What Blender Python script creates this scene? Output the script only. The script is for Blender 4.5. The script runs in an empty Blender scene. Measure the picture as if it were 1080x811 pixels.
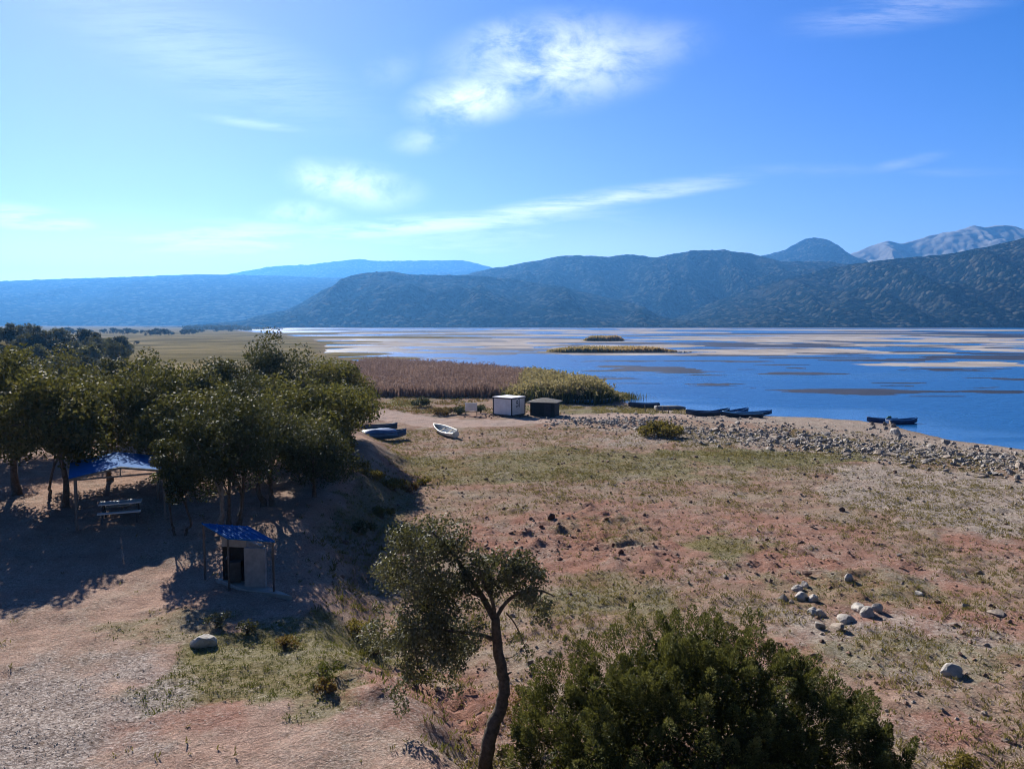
import bpy, bmesh, math, random
import numpy as np
from mathutils import Vector, Matrix, Euler

random.seed(7)
rng = np.random.default_rng(7)
scene = bpy.context.scene
COL = scene.collection
R = math.radians

# ------------------------------------------------------------------ view geometry
CAM_Z = 11.0
FPX, CX, CY = 812.0, 540.0, 405.5
PITCH = math.atan((CY - 341.0) / FPX)
CP, SP = math.cos(PITCH), math.sin(PITCH)
WATER = -0.6
SUN_AZ, SUN_EL = R(27.5), R(29)          # azimuth to the left of straight ahead


def ray(px, py):
    u, v = (px - CX) / FPX, (CY - py) / FPX
    return u, CP + v * SP, -SP + v * CP


def at(px, py, z=0.0):
    dx, dy, dz = ray(px, py)
    t = (z - CAM_Z) / dz
    return dx * t, dy * t


def x_at(px, Y):
    dx, dy, dz = ray(px, 405.5)
    return dx / dy * Y


def z_at(py, Y):
    dx, dy, dz = ray(540, py)
    return CAM_Z + dz / dy * Y


# ------------------------------------------------------------------ noise in numpy
def vnoise(x, y, seed=0):
    x = np.asarray(x, float); y = np.asarray(y, float)
    xi = np.floor(x).astype(np.int64); yi = np.floor(y).astype(np.int64)
    fx = x - xi; fy = y - yi
    fx = fx * fx * (3 - 2 * fx); fy = fy * fy * (3 - 2 * fy)

    def h(a, b):
        n = (a * 374761393 + b * 668265263 + seed * 982451653) & 0xffffffff
        n = ((n ^ (n >> 13)) * 1274126177) & 0xffffffff
        n = (n ^ (n >> 16)) & 0xffff
        return n / 65535.0
    a = h(xi, yi); b = h(xi + 1, yi); c = h(xi, yi + 1); d = h(xi + 1, yi + 1)
    return (a * (1 - fx) + b * fx) * (1 - fy) + (c * (1 - fx) + d * fx) * fy


def fbm(x, y, seed=0, octv=4, gain=0.5):
    s = 0; a = 1.0; t = 0
    for k in range(octv):
        s = s + a * vnoise(x * 2 ** k + 17.3 * k, y * 2 ** k - 9.1 * k, seed + k); t += a; a *= gain
    return s / t


def sstep(e0, e1, x):
    t = np.clip((x - e0) / (e1 - e0), 0, 1)
    return t * t * (3 - 2 * t)


# ------------------------------------------------------------------ terrain
SHORE = [(420, 20), (130, 47), (70, 64)] + [at(px, py, WATER) for px, py in
         [(1080, 473), (1020, 467), (972, 460), (945, 450), (905, 444), (860, 441), (815, 439), (760, 436), (700, 430), (655, 424),
          (612, 418)]] + [(6, 140), (3, 170), (-14, 196), (-43, 226), (-70, 290), (-96, 400), (-142, 560), (-235, 800), (-420, 1200), (-600, 1700), (-800, 2400)]
SHORE = np.array(SHORE)
LAND = np.vstack([SHORE, [(-9000, 2400), (-9000, -500), (420, -500)]])


def shore_dist(x, y):
    """signed distance to the waterline, positive on land"""
    x = np.asarray(x, float); y = np.asarray(y, float)
    best = np.full(x.shape, 1e18)
    for i in range(len(SHORE) - 1):
        ax, ay = SHORE[i]; bx, by = SHORE[i + 1]
        vx, vy = bx - ax, by - ay
        t = np.clip(((x - ax) * vx + (y - ay) * vy) / (vx * vx + vy * vy), 0, 1)
        best = np.minimum(best, (x - ax - t * vx) ** 2 + (y - ay - t * vy) ** 2)
    d = np.sqrt(best)
    ins = np.zeros(x.shape, bool)
    n = len(LAND)
    for i in range(n):
        ax, ay = LAND[i]; bx, by = LAND[(i + 1) % n]
        c = (ay > y) != (by > y)
        with np.errstate(divide='ignore', invalid='ignore'):
            xx = (bx - ax) * (y - ay) / (by - ay if by != ay else 1e-9) + ax
        ins ^= c & (x < xx)
    return np.where(ins, d, -d)


CREST = np.array([(-60, 6), (0, 3), (12, 0), (17, -2.5), (21, -4.9), (25, -7.3), (32, -9.7), (40, -10.3), (51, -10.6), (60, -12), (75, -18), (95, -30), (120, -60)])
FOOT = np.array([(-60, 14), (0, 9), (12, 3), (17, .3), (19, -.4), (21, -1.9), (25, -4.0), (32, -5.3), (40, -6.0), (51, -6.3), (60, -7.5), (75, -12), (95, -22), (120, -48)])


def terrace(x, y):
    n = (fbm(x * .35, y * .35, 5, 3) - .5) * 1.6
    xc = np.interp(y, CREST[:, 0], CREST[:, 1]); xf = np.interp(y, FOOT[:, 0], FOOT[:, 1])
    return sstep(0, 1, (xf - (x + n)) / (xf - xc)) * (1 - sstep(70, 105, y))


def blob(x, y, cx, cy, rx, ry, wob=.6, seed=3, f=None):
    """a soft irregular patch centred in world metres"""
    r = np.sqrt(((x - cx) / rx) ** 2 + ((y - cy) / ry) ** 2)
    s = f or 2.2 / min(rx, ry)
    return 1 - sstep(.55, 1.1, r + (fbm(x * s, y * s, seed, 3) - .5) * 2 * wob)


def pblob(x, y, px, py, rx, ry, z=0.0, **k):
    cx, cy = at(px, py, z)
    h = CAM_Z - z
    return blob(x, y, cx, cy, rx * cy / FPX, ry * cy * cy / (FPX * h), **k)


def gz(x, y, fine=True):
    x = np.asarray(x, float); y = np.asarray(y, float)
    d = shore_dist(x, y) + (fbm(x * .12, y * .12, 61, 4) - .5) * 6.0 * sstep(40, 60, y)
    land = WATER + 0.10 * np.clip(d, 0, 1.2) + 0.48 * sstep(1.0, 16, d)
    bed = WATER + np.clip(d, -40, 0) * .08
    z = np.where(d > 0, land, bed)
    near = sstep(-400, -1, d) * (d > 0)
    z = z + (fbm(x * .09, y * .09, 11, 3) - .5) * .5 * sstep(3, 14, d)
    t = terrace(x, y)
    z = z + t * (1.5 + .65 * sstep(27, 36, y) - .3 * sstep(45, 70, y))
    # wooded hillock far to the left, and a slow rise of the plain
    z = z + 10.5 * np.exp(-((x + 155) / 44) ** 2 - ((y - 185) / 48) ** 2)
    z = z + 5 * sstep(60, 200, -x - 30) * sstep(60, 20, y) * .5
    # far side of the lake
    z = np.maximum(z, WATER - 3 + 4.6 * sstep(1780, 1960, y + (fbm(x * .004, y * .004, 8, 3) - .5) * 120))
    if fine:
        w = sstep(.2, 2.5, d) * (1 - sstep(150, 260, y))
        z = z + w * (fbm(x * 2.3, y * 2.3, 24, 2, .6) - .5) * .12 * (1 - terrace(x, y) * .6)
        z = z + w * (fbm(x * 1.1, y * 1.1, 21, 4, .62) - .5) * .26
        # broken clods of red earth
        m = np.maximum(pblob(x, y, 620, 560, 110, 34, seed=4), pblob(x, y, 880, 600, 120, 34, seed=9) * .7)
        m = np.maximum(m, pblob(x, y, 440, 745, 120, 50, z=.3, seed=14) * .9)
        rg = np.clip(fbm(x * 1.5, y * 1.5, 33, 3) - .52, 0, 1) * 2.4
        z = z + w * m * rg * .38
        # ledges cut into the bank below the terrace
        q = pblob(x, y, 430, 745, 130, 62, z=.3, seed=15)
        s = (y * .9 - x * .35 + fbm(x * .5, y * .5, 40, 3) * 2.2)
        z = z + q * .22 * (np.floor(s) + sstep(.0, .16, s - np.floor(s)) - s) * .9
    return z


def gz1(x, y):
    return float(gz(np.array([x]), np.array([y]))[0])


# ------------------------------------------------------------------ materials
def new_mat(name):
    m = bpy.data.materials.new(name); m.use_nodes = True
    nt = m.node_tree; nt.nodes.clear()
    out = nt.nodes.new('ShaderNodeOutputMaterial')
    return m, nt, out


class NT:
    """small node-building helper"""
    def __init__(self, nt): self.nt = nt

    def n(self, typ, **kw):
        nd = self.nt.nodes.new(typ)
        for k, v in kw.items():
            setattr(nd, k, v)
        return nd

    def l(self, a, b): self.nt.links.new(a, b)

    def val(self, sock, v):
        if hasattr(v, 'is_linked') or hasattr(v, 'links'):
            self.l(v, sock)
        else:
            sock.default_value = v

    def math(self, op, a, b=None, c=None, clamp=False):
        nd = self.n('ShaderNodeMath', operation=op, use_clamp=clamp)
        self.val(nd.inputs[0], a)
        if b is not None: self.val(nd.inputs[1], b)
        if c is not None: self.val(nd.inputs[2], c)
        return nd.outputs[0]

    def noise(self, vec, scale, detail=4, rough=.55, dist=0.0, out='Fac'):
        nd = self.n('ShaderNodeTexNoise')
        if vec is not None: self.l(vec, nd.inputs['Vector'])
        nd.inputs['Scale'].default_value = scale; nd.inputs['Detail'].default_value = detail
        nd.inputs['Roughness'].default_value = rough; nd.inputs['Distortion'].default_value = dist
        return nd.outputs[out]

    def ramp(self, fac, stops, interp='LINEAR'):
        nd = self.n('ShaderNodeValToRGB'); nd.color_ramp.interpolation = interp
        cr = nd.color_ramp
        while len(cr.elements) < len(stops): cr.elements.new(.5)
        for e, (p, c) in zip(cr.elements, stops):
            e.position = p; e.color = (*c, 1) if len(c) == 3 else c
        self.l(fac, nd.inputs[0])
        return nd.outputs[0]

    def mix(self, fac, a, b, blend='MIX'):
        nd = self.n('ShaderNodeMix', data_type='RGBA', blend_type=blend)
        self.val(nd.inputs[0], fac)
        self.val(nd.inputs[6], (*a, 1) if isinstance(a, tuple) and len(a) == 3 else a)
        self.val(nd.inputs[7], (*b, 1) if isinstance(b, tuple) and len(b) == 3 else b)
        return nd.outputs[2]

    def maprange(self, v, a, b, c, d, smooth=True):
        nd = self.n('ShaderNodeMapRange', interpolation_type='SMOOTHSTEP' if smooth else 'LINEAR')
        self.l(v, nd.inputs[0])
        for i, q in zip((1, 2, 3, 4), (a, b, c, d)): nd.inputs[i].default_value = q
        return nd.outputs[0]


def surf(name, col_a, col_b, scale=6, rough=.8, bump=.15, bscale=None, metallic=0, coords='Object', detail=5, spec=.3):
    m, nt, out = new_mat(name); h = NT(nt)
    tc = h.n('ShaderNodeTexCoord').outputs[coords]
    f = h.noise(tc, scale, detail, .6)
    c = h.ramp(f, [(.32, col_a), (.68, col_b)])
    p = h.n('ShaderNodeBsdfPrincipled')
    h.l(c, p.inputs['Base Color']); p.inputs['Roughness'].default_value = rough; p.inputs['Metallic'].default_value = metallic
    p.inputs['Specular IOR Level'].default_value = spec
    if bump:
        b = h.n('ShaderNodeBump'); b.inputs['Strength'].default_value = bump; b.inputs['Distance'].default_value = .05
        h.l(h.noise(tc, bscale or scale * 3, 6, .65), b.inputs['Height']); h.l(b.outputs[0], p.inputs['Normal'])
    h.l(p.outputs[0], out.inputs[0])
    return m


def leaf_mat(name, stops, trans=.3, rough=.75, clump=.6, spec=.06, tcol=(.20, .19, .03)):
    """leaves: hue varies leaf by leaf (attribute) and bough by bough (noise)"""
    m, nt, out = new_mat(name); h = NT(nt)
    at_ = h.n('ShaderNodeAttribute', attribute_name='tint').outputs['Fac']
    tc = h.n('ShaderNodeTexCoord').outputs['Object']
    nz = h.noise(tc, clump, 2, .5)
    f = h.math('ADD', h.math('MULTIPLY', at_, .55), h.math('MULTIPLY', nz, .45))
    c = h.ramp(f, stops)
    p = h.n('ShaderNodeBsdfPrincipled'); h.l(c, p.inputs['Base Color']); p.inputs['Roughness'].default_value = rough
    p.inputs['Specular IOR Level'].default_value = spec
    t = h.n('ShaderNodeBsdfTranslucent')
    h.l(h.mix(.5, c, tcol, 'MIX'), t.inputs['Color'])
    mx = h.n('ShaderNodeMixShader'); mx.inputs[0].default_value = trans
    h.l(p.outputs[0], mx.inputs[1]); h.l(t.outputs[0], mx.inputs[2]); h.l(mx.outputs[0], out.inputs[0])
    return m


M = {}
M['oak'] = leaf_mat('oak leaves', [(.2, (.028, .034, .012)), (.45, (.064, .070, .022)), (.62, (.125, .115, .036)), (.85, (.18, .14, .05))], .22, .68, spec=.10)
M['olive'] = leaf_mat('olive green leaves', [(.2, (.035, .042, .013)), (.45, (.07, .076, .024)), (.65, (.13, .115, .035)), (.85, (.24, .18, .05))], .28, .68, spec=.10)
M['dark'] = leaf_mat('dark evergreen leaves', [(.2, (.012, .018, .009)), (.5, (.036, .050, .022)), (.8, (.09, .10, .044))], .15, .66, spec=.12)
M['holm'] = leaf_mat('grey green oak leaves', [(.2, (.026, .030, .017)), (.42, (.065, .070, .040)), (.66, (.13, .13, .075)), (.9, (.20, .19, .12))], .18, .62, spec=.2)
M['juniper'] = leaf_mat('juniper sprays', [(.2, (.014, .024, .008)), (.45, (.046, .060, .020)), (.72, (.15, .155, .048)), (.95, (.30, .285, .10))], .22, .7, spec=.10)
M['yellow'] = leaf_mat('yellowing shrub leaves', [(.2, (.07, .055, .015)), (.5, (.16, .12, .03)), (.8, (.27, .19, .05))], .3)
M['rusty'] = leaf_mat('rusty dry weeds', [(.2, (.07, .03, .015)), (.5, (.15, .07, .03)), (.8, (.22, .14, .06))], .25)
M['reed_brown'] = leaf_mat('dry brown reeds', [(.2, (.10, .055, .043)), (.5, (.22, .145, .112)), (.8, (.40, .29, .22))], .3, clump=.08, tcol=(.22, .155, .13))
M['reed_green'] = leaf_mat('green reeds', [(.2, (.02, .03, .010)), (.5, (.05, .06, .02)), (.8, (.12, .115, .05))], .2, clump=.15)
M['plume'] = leaf_mat('pale reed plumes', [(.2, (.24, .19, .10)), (.6, (.38, .31, .17)), (.9, (.5, .42, .26))], .3)
M['dry_grass'] = leaf_mat('dry grass', [(.2, (.10, .085, .03)), (.5, (.19, .15, .06)), (.8, (.33, .26, .13))], .25, clump=.2)
M['green_grass'] = leaf_mat('green grass', [(.2, (.04, .055, .012)), (.5, (.09, .11, .025)), (.8, (.16, .15, .05))], .2, clump=.3)
M['far_oak'] = leaf_mat('hillside foliage', [(.2, (.04, .044, .02)), (.5, (.08, .082, .038)), (.8, (.16, .135, .06))], .2, clump=.15)
M['far_dark'] = leaf_mat('dark hillside foliage', [(.2, (.012, .018, .012)), (.5, (.022, .03, .018)), (.8, (.04, .045, .022))], .1, clump=.15)
M['bark'] = surf('bark', (.055, .042, .032), (.14, .11, .085), 9, .9, .9, 22)
M['grey_bark'] = surf('grey bark', (.14, .125, .11), (.28, .25, .22), 7, .9, .7, 18)
M['rock'] = surf('limestone', (.15, .132, .115), (.35, .315, .28), 3.0, .9, .6, 12)
M['rock_pale'] = surf('pale weathered limestone', (.24, .222, .20), (.43, .40, .36), 3.0, .9, .6, 12)
M['rock_tan'] = surf('tan limestone', (.15, .12, .095), (.32, .265, .215), 3.0, .9, .6, 12)
M['clod'] = surf('dark red earth clod', (.055, .028, .02), (.14, .065, .045), 4, .95, .6, 10)
M['lump'] = surf('crumbled earth', (.09, .05, .036), (.21, .13, .098), 4, .95, .5, 10, coords='Object')
M['blue_roof'] = surf('blue sheet metal', (.007, .08, .25), (.015, .115, .32), 2.5, .75, .08, 6, 0, spec=.02)
M['steel'] = surf('dark steel tube', (.035, .035, .04), (.08, .075, .075), 8, .5, .1, spec=.5)
M['grey_steel'] = surf('galvanised tube', (.09, .09, .092), (.15, .15, .15), 8, .45, .1, spec=.5)
M['block'] = surf('grey rendered blockwork', (.20, .20, .21), (.31, .31, .315), 4, .9, .35, 16)
M['plaster'] = surf('pale plaster', (.25, .235, .215), (.36, .34, .31), 3, .9, .2, 14)
M['concrete'] = surf('concrete slab', (.22, .205, .19), (.33, .315, .29), 3, .9, .35, 12)
M['white'] = surf('white panel', (.60, .60, .62), (.78, .78, .80), 1.2, .5, .05, 5)
M['black'] = surf('black boards', (.008, .008, .009), (.02, .019, .018), 5, .8, .3, 9)
M['black_roof'] = surf('weathered dark roofing', (.05, .047, .045), (.10, .095, .09), 4, .85, .3, 9)
M['dark_frame'] = surf('dark frame', (.015, .015, .022), (.03, .03, .04), 6, .6, .05)
M['boat_white'] = surf('white boat paint', (.55, .56, .50), (.78, .78, .74), 2.2, .5, .1, 5)
M['boat_green'] = surf('dull green boat paint', (.07, .10, .06), (.13, .16, .10), 2.2, .6, .1, 5)
M['boat_blue'] = surf('blue boat paint', (.012, .04, .12), (.025, .075, .19), 2.2, .5, .1, 5)
M['boat_dark'] = surf('dark blue boat paint', (.012, .022, .05), (.035, .05, .085), 2.2, .55, .1, 5)
M['boat_light'] = surf('light blue boat paint', (.06, .22, .48), (.10, .30, .58), 2.2, .5, .1, 5)
M['boat_grey'] = surf('grey weathered hull', (.12, .12, .125), (.22, .215, .21), 2.2, .7, .15, 5)
M['timber'] = surf('weathered wood', (.13, .10, .07), (.26, .21, .16), 5, .85, .3, 14)
M['tarp'] = surf('blue tarpaulin', (.02, .07, .19), (.05, .14, .32), 1.6, .5, .4, 4, spec=.4)
M['net'] = surf('green net', (.03, .08, .03), (.08, .16, .06), 9, .9, .8, 20)


# ------------------------------------------------------------------ mesh helpers
def link(name, me, mat=None, parent=None):
    o = bpy.data.objects.new(name, me); COL.objects.link(o)
    if mat is not None: me.materials.append(mat)
    if parent is not None: o.parent = parent
    return o


def tag(o, label=None, cat=None, group=None, kind=None):
    if label: o['label'] = label
    if cat: o['category'] = cat
    if group: o['group'] = group
    if kind: o['kind'] = kind
    return o


def empty(name, loc, label, cat, group=None, rz=0.0):
    o = bpy.data.objects.new(name, None); COL.objects.link(o)
    o.location = loc; o.rotation_euler = (0, 0, rz); o.empty_display_size = .3
    return tag(o, label, cat, group)


def copy_tree(o, parent=None):
    c = o.copy(); COL.objects.link(c)
    if parent is not None: c.parent = parent
    for ch in list(o.children):
        copy_tree(ch, c)
    return c


class MB:
    def __init__(self): self.v = []; self.f = []

    def add(self, vs, fs):
        b = len(self.v); self.v += [tuple(p) for p in vs]; self.f += [tuple(b + i for i in q) for q in fs]
        return self

    def box(self, c, s, rz=0.0, rot=None):
        m = rot or Matrix.Rotation(rz, 3, 'Z')
        vs = []
        for sx in (-.5, .5):
            for sy in (-.5, .5):
                for sz in (-.5, .5):
                    vs.append(Vector(c) + m @ Vector((sx * s[0], sy * s[1], sz * s[2])))
        return self.add(vs, [(0, 1, 3, 2), (4, 6, 7, 5), (0, 4, 5, 1), (2, 3, 7, 6), (0, 2, 6, 4), (1, 5, 7, 3)])

    def hexa(self, lo, hi):
        """solid between two quads (four points each, same winding)"""
        vs = list(lo) + list(hi)
        return self.add(vs, [(3, 2, 1, 0), (4, 5, 6, 7), (0, 1, 5, 4), (1, 2, 6, 5), (2, 3, 7, 6), (3, 0, 4, 7)])

    def bar(self, p, q, w, hgt=None):
        p = Vector(p); q = Vector(q); d = (q - p)
        rot = d.to_track_quat('X', 'Z').to_matrix()
        return self.box((p + q) / 2, (d.length, w, hgt or w), rot=rot)

    def tube(self, pts, radii, n=8, cap=True):
        pts = [Vector(p) for p in pts]; b = len(self.v)
        prev = None
        for i, p in enumerate(pts):
            d = (pts[min(i + 1, len(pts) - 1)] - pts[max(i - 1, 0)]).normalized()
            if prev is None:
                a = d.orthogonal().normalized()
            else:
                a = (prev - d * prev.dot(d)).normalized()
            prev = a; c = d.cross(a)
            for k in range(n):
                t = 2 * math.pi * k / n
                self.v.append(tuple(p + (a * math.cos(t) + c * math.sin(t)) * radii[i]))
        for i in range(len(pts) - 1):
            for k in range(n):
                self.f.append((b + i * n + k, b + i * n + (k + 1) % n, b + (i + 1) * n + (k + 1) % n, b + (i + 1) * n + k))
        if cap:
            self.f.append(tuple(b + k for k in reversed(range(n))))
            self.f.append(tuple(b + (len(pts) - 1) * n + k for k in range(n)))
        return self

    def build(self, name, mat, parent=None, smooth=False, bevel=0):
        me = bpy.data.meshes.new(name); me.from_pydata(self.v, [], self.f); me.update()
        if smooth:
            me.polygons.foreach_set('use_smooth', [True] * len(me.polygons))
        o = link(name, me, mat, parent)
        if bevel:
            b = o.modifiers.new('b', 'BEVEL'); b.width = bevel; b.segments = 2
        return o


def quad_mesh(name, V, tint=None, k=4):
    """V: (n,k,3) array -> mesh of n loose faces with a per-face tint"""
    n = len(V)
    me = bpy.data.meshes.new(name)
    me.vertices.add(n * k); me.vertices.foreach_set('co', np.ascontiguousarray(V, np.float32).ravel())
    me.loops.add(n * k); me.loops.foreach_set('vertex_index', np.arange(n * k, dtype=np.int32))
    me.polygons.add(n); me.polygons.foreach_set('loop_start', np.arange(0, n * k, k, dtype=np.int32))
    me.update(calc_edges=True)
    if tint is not None:
        a = me.attributes.new('tint', 'FLOAT', 'FACE'); a.data.foreach_set('value', np.ascontiguousarray(tint, np.float32))
    return me


def unit(a):
    return a / np.maximum(np.linalg.norm(a, axis=1, keepdims=True), 1e-9)


def leaf_faces(P, axis, length, width, rg, nrm=None):
    """rhombic leaves at P pointing along axis with a random roll"""
    n = len(P)
    r = rg.normal(size=(n, 3)) if nrm is None else nrm; s = unit(np.cross(axis, r))
    L = (np.asarray(length).reshape(-1, 1) * axis); W = np.asarray(width).reshape(-1, 1) * s
    return np.stack([P, P + L * .5 + W * .5, P + L, P + L * .5 - W * .5], axis=1)


def clump_leaves(centers, radii, per, size, rg, up=.25, flat=.75):
    """leaf clumps: leaves crowd the outer half of each clump"""
    Ps = []; As = []; Ts = []; Ns = []
    for c, r in zip(centers, radii):
        n = max(6, int(per * (r / np.mean(radii)) ** 2))
        d = unit(rg.normal(size=(n, 3)))
        rr = r * rg.uniform(.3, 1.06, n) ** .45
        p = d * rr[:, None]; p[:, 2] *= flat
        Ps.append(p + c); nrm = unit(d + rg.normal(size=(n, 3)) * .45); ax = unit(np.cross(nrm, rg.normal(size=(n, 3))) + np.array([0, 0, up]) * .3)
        As.append(ax); Ns.append(nrm)
        Ts.append(np.clip(rg.normal(.5, .2, n) + rg.normal(0, .13), 0, 1))
    P = np.concatenate(Ps); A = np.concatenate(As); T = np.concatenate(Ts)
    n = len(P)
    return leaf_faces(P, A, size * rg.uniform(.7, 1.4, n), size * rg.uniform(.45, .85, n), rg, np.concatenate(Ns)), T


def limb(mb, pts, r0, r1, n=7, rg=None, jit=.0, steps=5):
    """a tapering limb through control points (Catmull-Rom)"""
    P = [Vector(p) for p in pts]
    P = [P[0] * 2 - P[1]] + P + [P[-1] * 2 - P[-2]]
    out = []
    for i in range(1, len(P) - 2):
        a, b, c, d = P[i - 1:i + 3]
        for s in range(steps):
            t = s / steps
            q = .5 * ((2 * b) + (c - a) * t + (2 * a - 5 * b + 4 * c - d) * t * t + (3 * b - a - 3 * c + d) * t ** 3)
            if rg is not None and jit: q = q + Vector(rg.normal(size=3)) * jit
            out.append(q)
    out.append(P[-2])
    m = len(out)
    mb.tube(out, [r0 + (r1 - r0) * (k / (m - 1)) for k in range(m)], n)


def make_tree(name, loc, h, w, leafmat, label, cat='tree', group=None, seed=1, leaf=.19, nclump=60, per=130, low=.24, bark='bark',
              trunks=1, lean=(0, 0), tr=None, skew=0.0):
    rg = np.random.default_rng(seed)
    root = empty(name, loc, label, cat, group)
    low = low * .62; cz = h * (low + (1 - low) * .5); rz = h * (1 - low) * .5
    # clump centres through an uneven crown
    C = []; Rr = []
    lob = unit(rg.normal(size=(10, 3)) * np.array([1, 1, .8])); la = rg.uniform(.6, 1.25, 10)
    for i in range(nclump):
        d = unit(rg.normal(size=(1, 3)))[0]
        f = .50 + .56 * np.max(np.clip(lob @ d, 0, 1) ** 4 * la)
        q = rg.uniform(.15, 1) ** .45
        r = rg.uniform(.07, .17) * w
        C.append((d[0] * w * .5 * q * f * .92 + lean[0] * .7, d[1] * w * .5 * q * f * .92 + lean[1] * .7, cz + d[2] * rz * q * f * .92 + skew * d[0] * w * .2)); Rr.append(r)
    C = np.array(C); Rr = np.array(Rr)
    V, T = clump_leaves(C, Rr, per, leaf, rg)
    V[:, :, 2] = np.maximum(V[:, :, 2], h * low * .6)
    cr = link('crown', quad_mesh('crown', V, T), leafmat, root)
    mb = MB(); r0 = tr or .022 * h + .03
    for t in range(trunks):
        ox = (t - (trunks - 1) / 2) * .45; b = rg.normal(size=2) * .12 * h * .3
        top = Vector((lean[0] * .7 + b[0] + ox * .8, lean[1] * .7 + b[1], cz))
        mid = Vector((ox * 1.2 + lean[0] * .25 + rg.normal() * .12, lean[1] * .25 + rg.normal() * .12, h * low * .9))
        limb(mb, [(ox, 0, -.35), (ox * 1.05 + rg.normal() * .03, rg.normal() * .03, .25), mid, top], r0 * 1.25, r0 * .35, 8, rg, .015)
        idx = rg.choice(len(C), min(6, len(C)), replace=False)
        for k in idx:
            st = mid.lerp(top, rg.uniform(.05, .8)); e = Vector(C[k])
            limb(mb, [st, st.lerp(e, .5) + Vector((0, 0, .12 * h * .3)), e], r0 * .42, r0 * .1, 5, rg, .02, 4)
    mb.build('trunk', M[bark], root, True)
    return root


def plain(o, name_kind):
    return tag(o, kind=name_kind)


# ------------------------------------------------------------------ ground sheet
def spread(parts):
    a = np.concatenate(parts); return np.unique(np.round(a, 4))


def geo(a, b, step, ratio):
    out = [a]
    while out[-1] < b:
        out.append(out[-1] + step); step *= ratio
    return np.array(out)


right = np.concatenate([np.arange(0, 34, .2), np.arange(34, 62, .4), geo(62, 8000, .6, 1.07)])
xs = spread([right, -right])
ys = spread([geo(0, 60, 2, 1.1) * -1 + 9, np.arange(9, 16, .3), np.arange(16, 66, .2), np.arange(66, 130, .45), geo(130, 9500, .7, 1.06)])
GX, GY = np.meshgrid(xs, ys)
GZ = gz(GX, GY)
nx, ny = len(xs), len(ys)


def grid_mesh(name, X, Y, Z):
    ny, nx = X.shape
    me = bpy.data.meshes.new(name)
    me.vertices.add(nx * ny); me.vertices.foreach_set('co', np.stack([X, Y, Z], -1).astype(np.float32).ravel())
    i = np.arange(nx * ny).reshape(ny, nx)
    q = np.stack([i[:-1, :-1], i[:-1, 1:], i[1:, 1:], i[1:, :-1]], -1).reshape(-1, 4).astype(np.int32)
    me.loops.add(q.size); me.loops.foreach_set('vertex_index', q.ravel())
    me.polygons.add(len(q)); me.polygons.foreach_set('loop_start', np.arange(0, q.size, 4, dtype=np.int32))
    me.polygons.foreach_set('use_smooth', np.ones(len(q), bool))
    me.update(calc_edges=True)
    return me


def mx(*a):
    r = a[0]
    for b in a[1:]: r = np.maximum(r, b)
    return r


def seg_mask(x, y, pts, w, seed=2, wob=.8):
    best = np.full(np.shape(x), 1e9)
    for (ax, ay), (bx, by) in zip(pts[:-1], pts[1:]):
        vx, vy = bx - ax, by - ay
        t = np.clip(((x - ax) * vx + (y - ay) * vy) / (vx * vx + vy * vy), 0, 1)
        best = np.minimum(best, np.hypot(x - ax - t * vx, y - ay - t * vy))
    return 1 - sstep(.5, 1.15, best / w + (fbm(x * .4, y * .4, seed, 3) - .5) * wob)


ROAD = [at(380, 432), at(420, 441), at(470, 447), at(540, 447), at(600, 441), at(660, 438), at(720, 437)]


def mask_red(x, y):
    return mx(pblob(x, y, 610, 562, 120, 42, seed=4), pblob(x, y, 760, 555, 170, 34, seed=5) * .65, pblob(x, y, 880, 598, 130, 34, seed=6) * .95,
              pblob(x, y, 1062, 578, 55, 22, seed=7), pblob(x, y, 1000, 655, 110, 26, seed=8) * .85, pblob(x, y, 440, 750, 140, 56, z=.3, seed=9) * 1.5,
              pblob(x, y, 470, 500, 70, 16, seed=10) * .6, pblob(x, y, 1000, 775, 70, 26, seed=11) * .8, pblob(x, y, 830, 690, 80, 22, seed=12) * .8,
              pblob(x, y, 200, 740, 85, 60, z=1.5, seed=13) * .75, pblob(x, y, 900, 640, 70, 18, seed=17) * .5, pblob(x, y, 700, 600, 90, 26, seed=18) * .6,
              pblob(x, y, 1100, 690, 90, 30, seed=19) * .6)


def mask_green(x, y):
    return mx(pblob(x, y, 280, 700, 118, 48, z=1.3, seed=24, wob=.9), pblob(x, y, 340, 760, 60, 34, z=.9, seed=23) * .5, pblob(x, y, 800, 483, 140, 11, seed=25) * .9, pblob(x, y, 600, 492, 200, 22, seed=26) * .6,
              pblob(x, y, 765, 575, 48, 17, seed=27) * .75, pblob(x, y, 650, 630, 110, 34, seed=28) * .5, pblob(x, y, 430, 425, 32, 5, seed=29),
              pblob(x, y, 660, 434, 60, 5, seed=30) * .9, pblob(x, y, 370, 680, 70, 30, z=.8, seed=31) * .8, pblob(x, y, 950, 690, 170, 30, seed=32) * .4,
              pblob(x, y, 900, 620, 120, 22, seed=34) * .4, pblob(x, y, 400, 530, 40, 40, z=.8, seed=35) * .5, pblob(x, y, 190, 660, 90, 24, z=1.5, seed=36) * .35,
              pblob(x, y, 640, 560, 60, 24, seed=37) * .3, pblob(x, y, 580, 432, 30, 4, seed=38) * .8)


def mask_gravel(x, y):
    return mx(pblob(x, y, 30, 765, 150, 90, z=1.5, seed=41) * .9, pblob(x, y, -120, 800, 260, 140, z=1.5, seed=42))


def mask_stony(x, y):
    d = shore_dist(x, y)
    return mx(pblob(x, y, 1020, 520, 170, 36, seed=44) * .9, pblob(x, y, 950, 680, 130, 40, seed=45) * .55, (1 - sstep(8, 20, d)) * sstep(-2, .5, d) * (y < 110) * .7,
              pblob(x, y, 740, 460, 150, 12, seed=46) * .8, pblob(x, y, 950, 475, 160, 18, seed=47))


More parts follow.
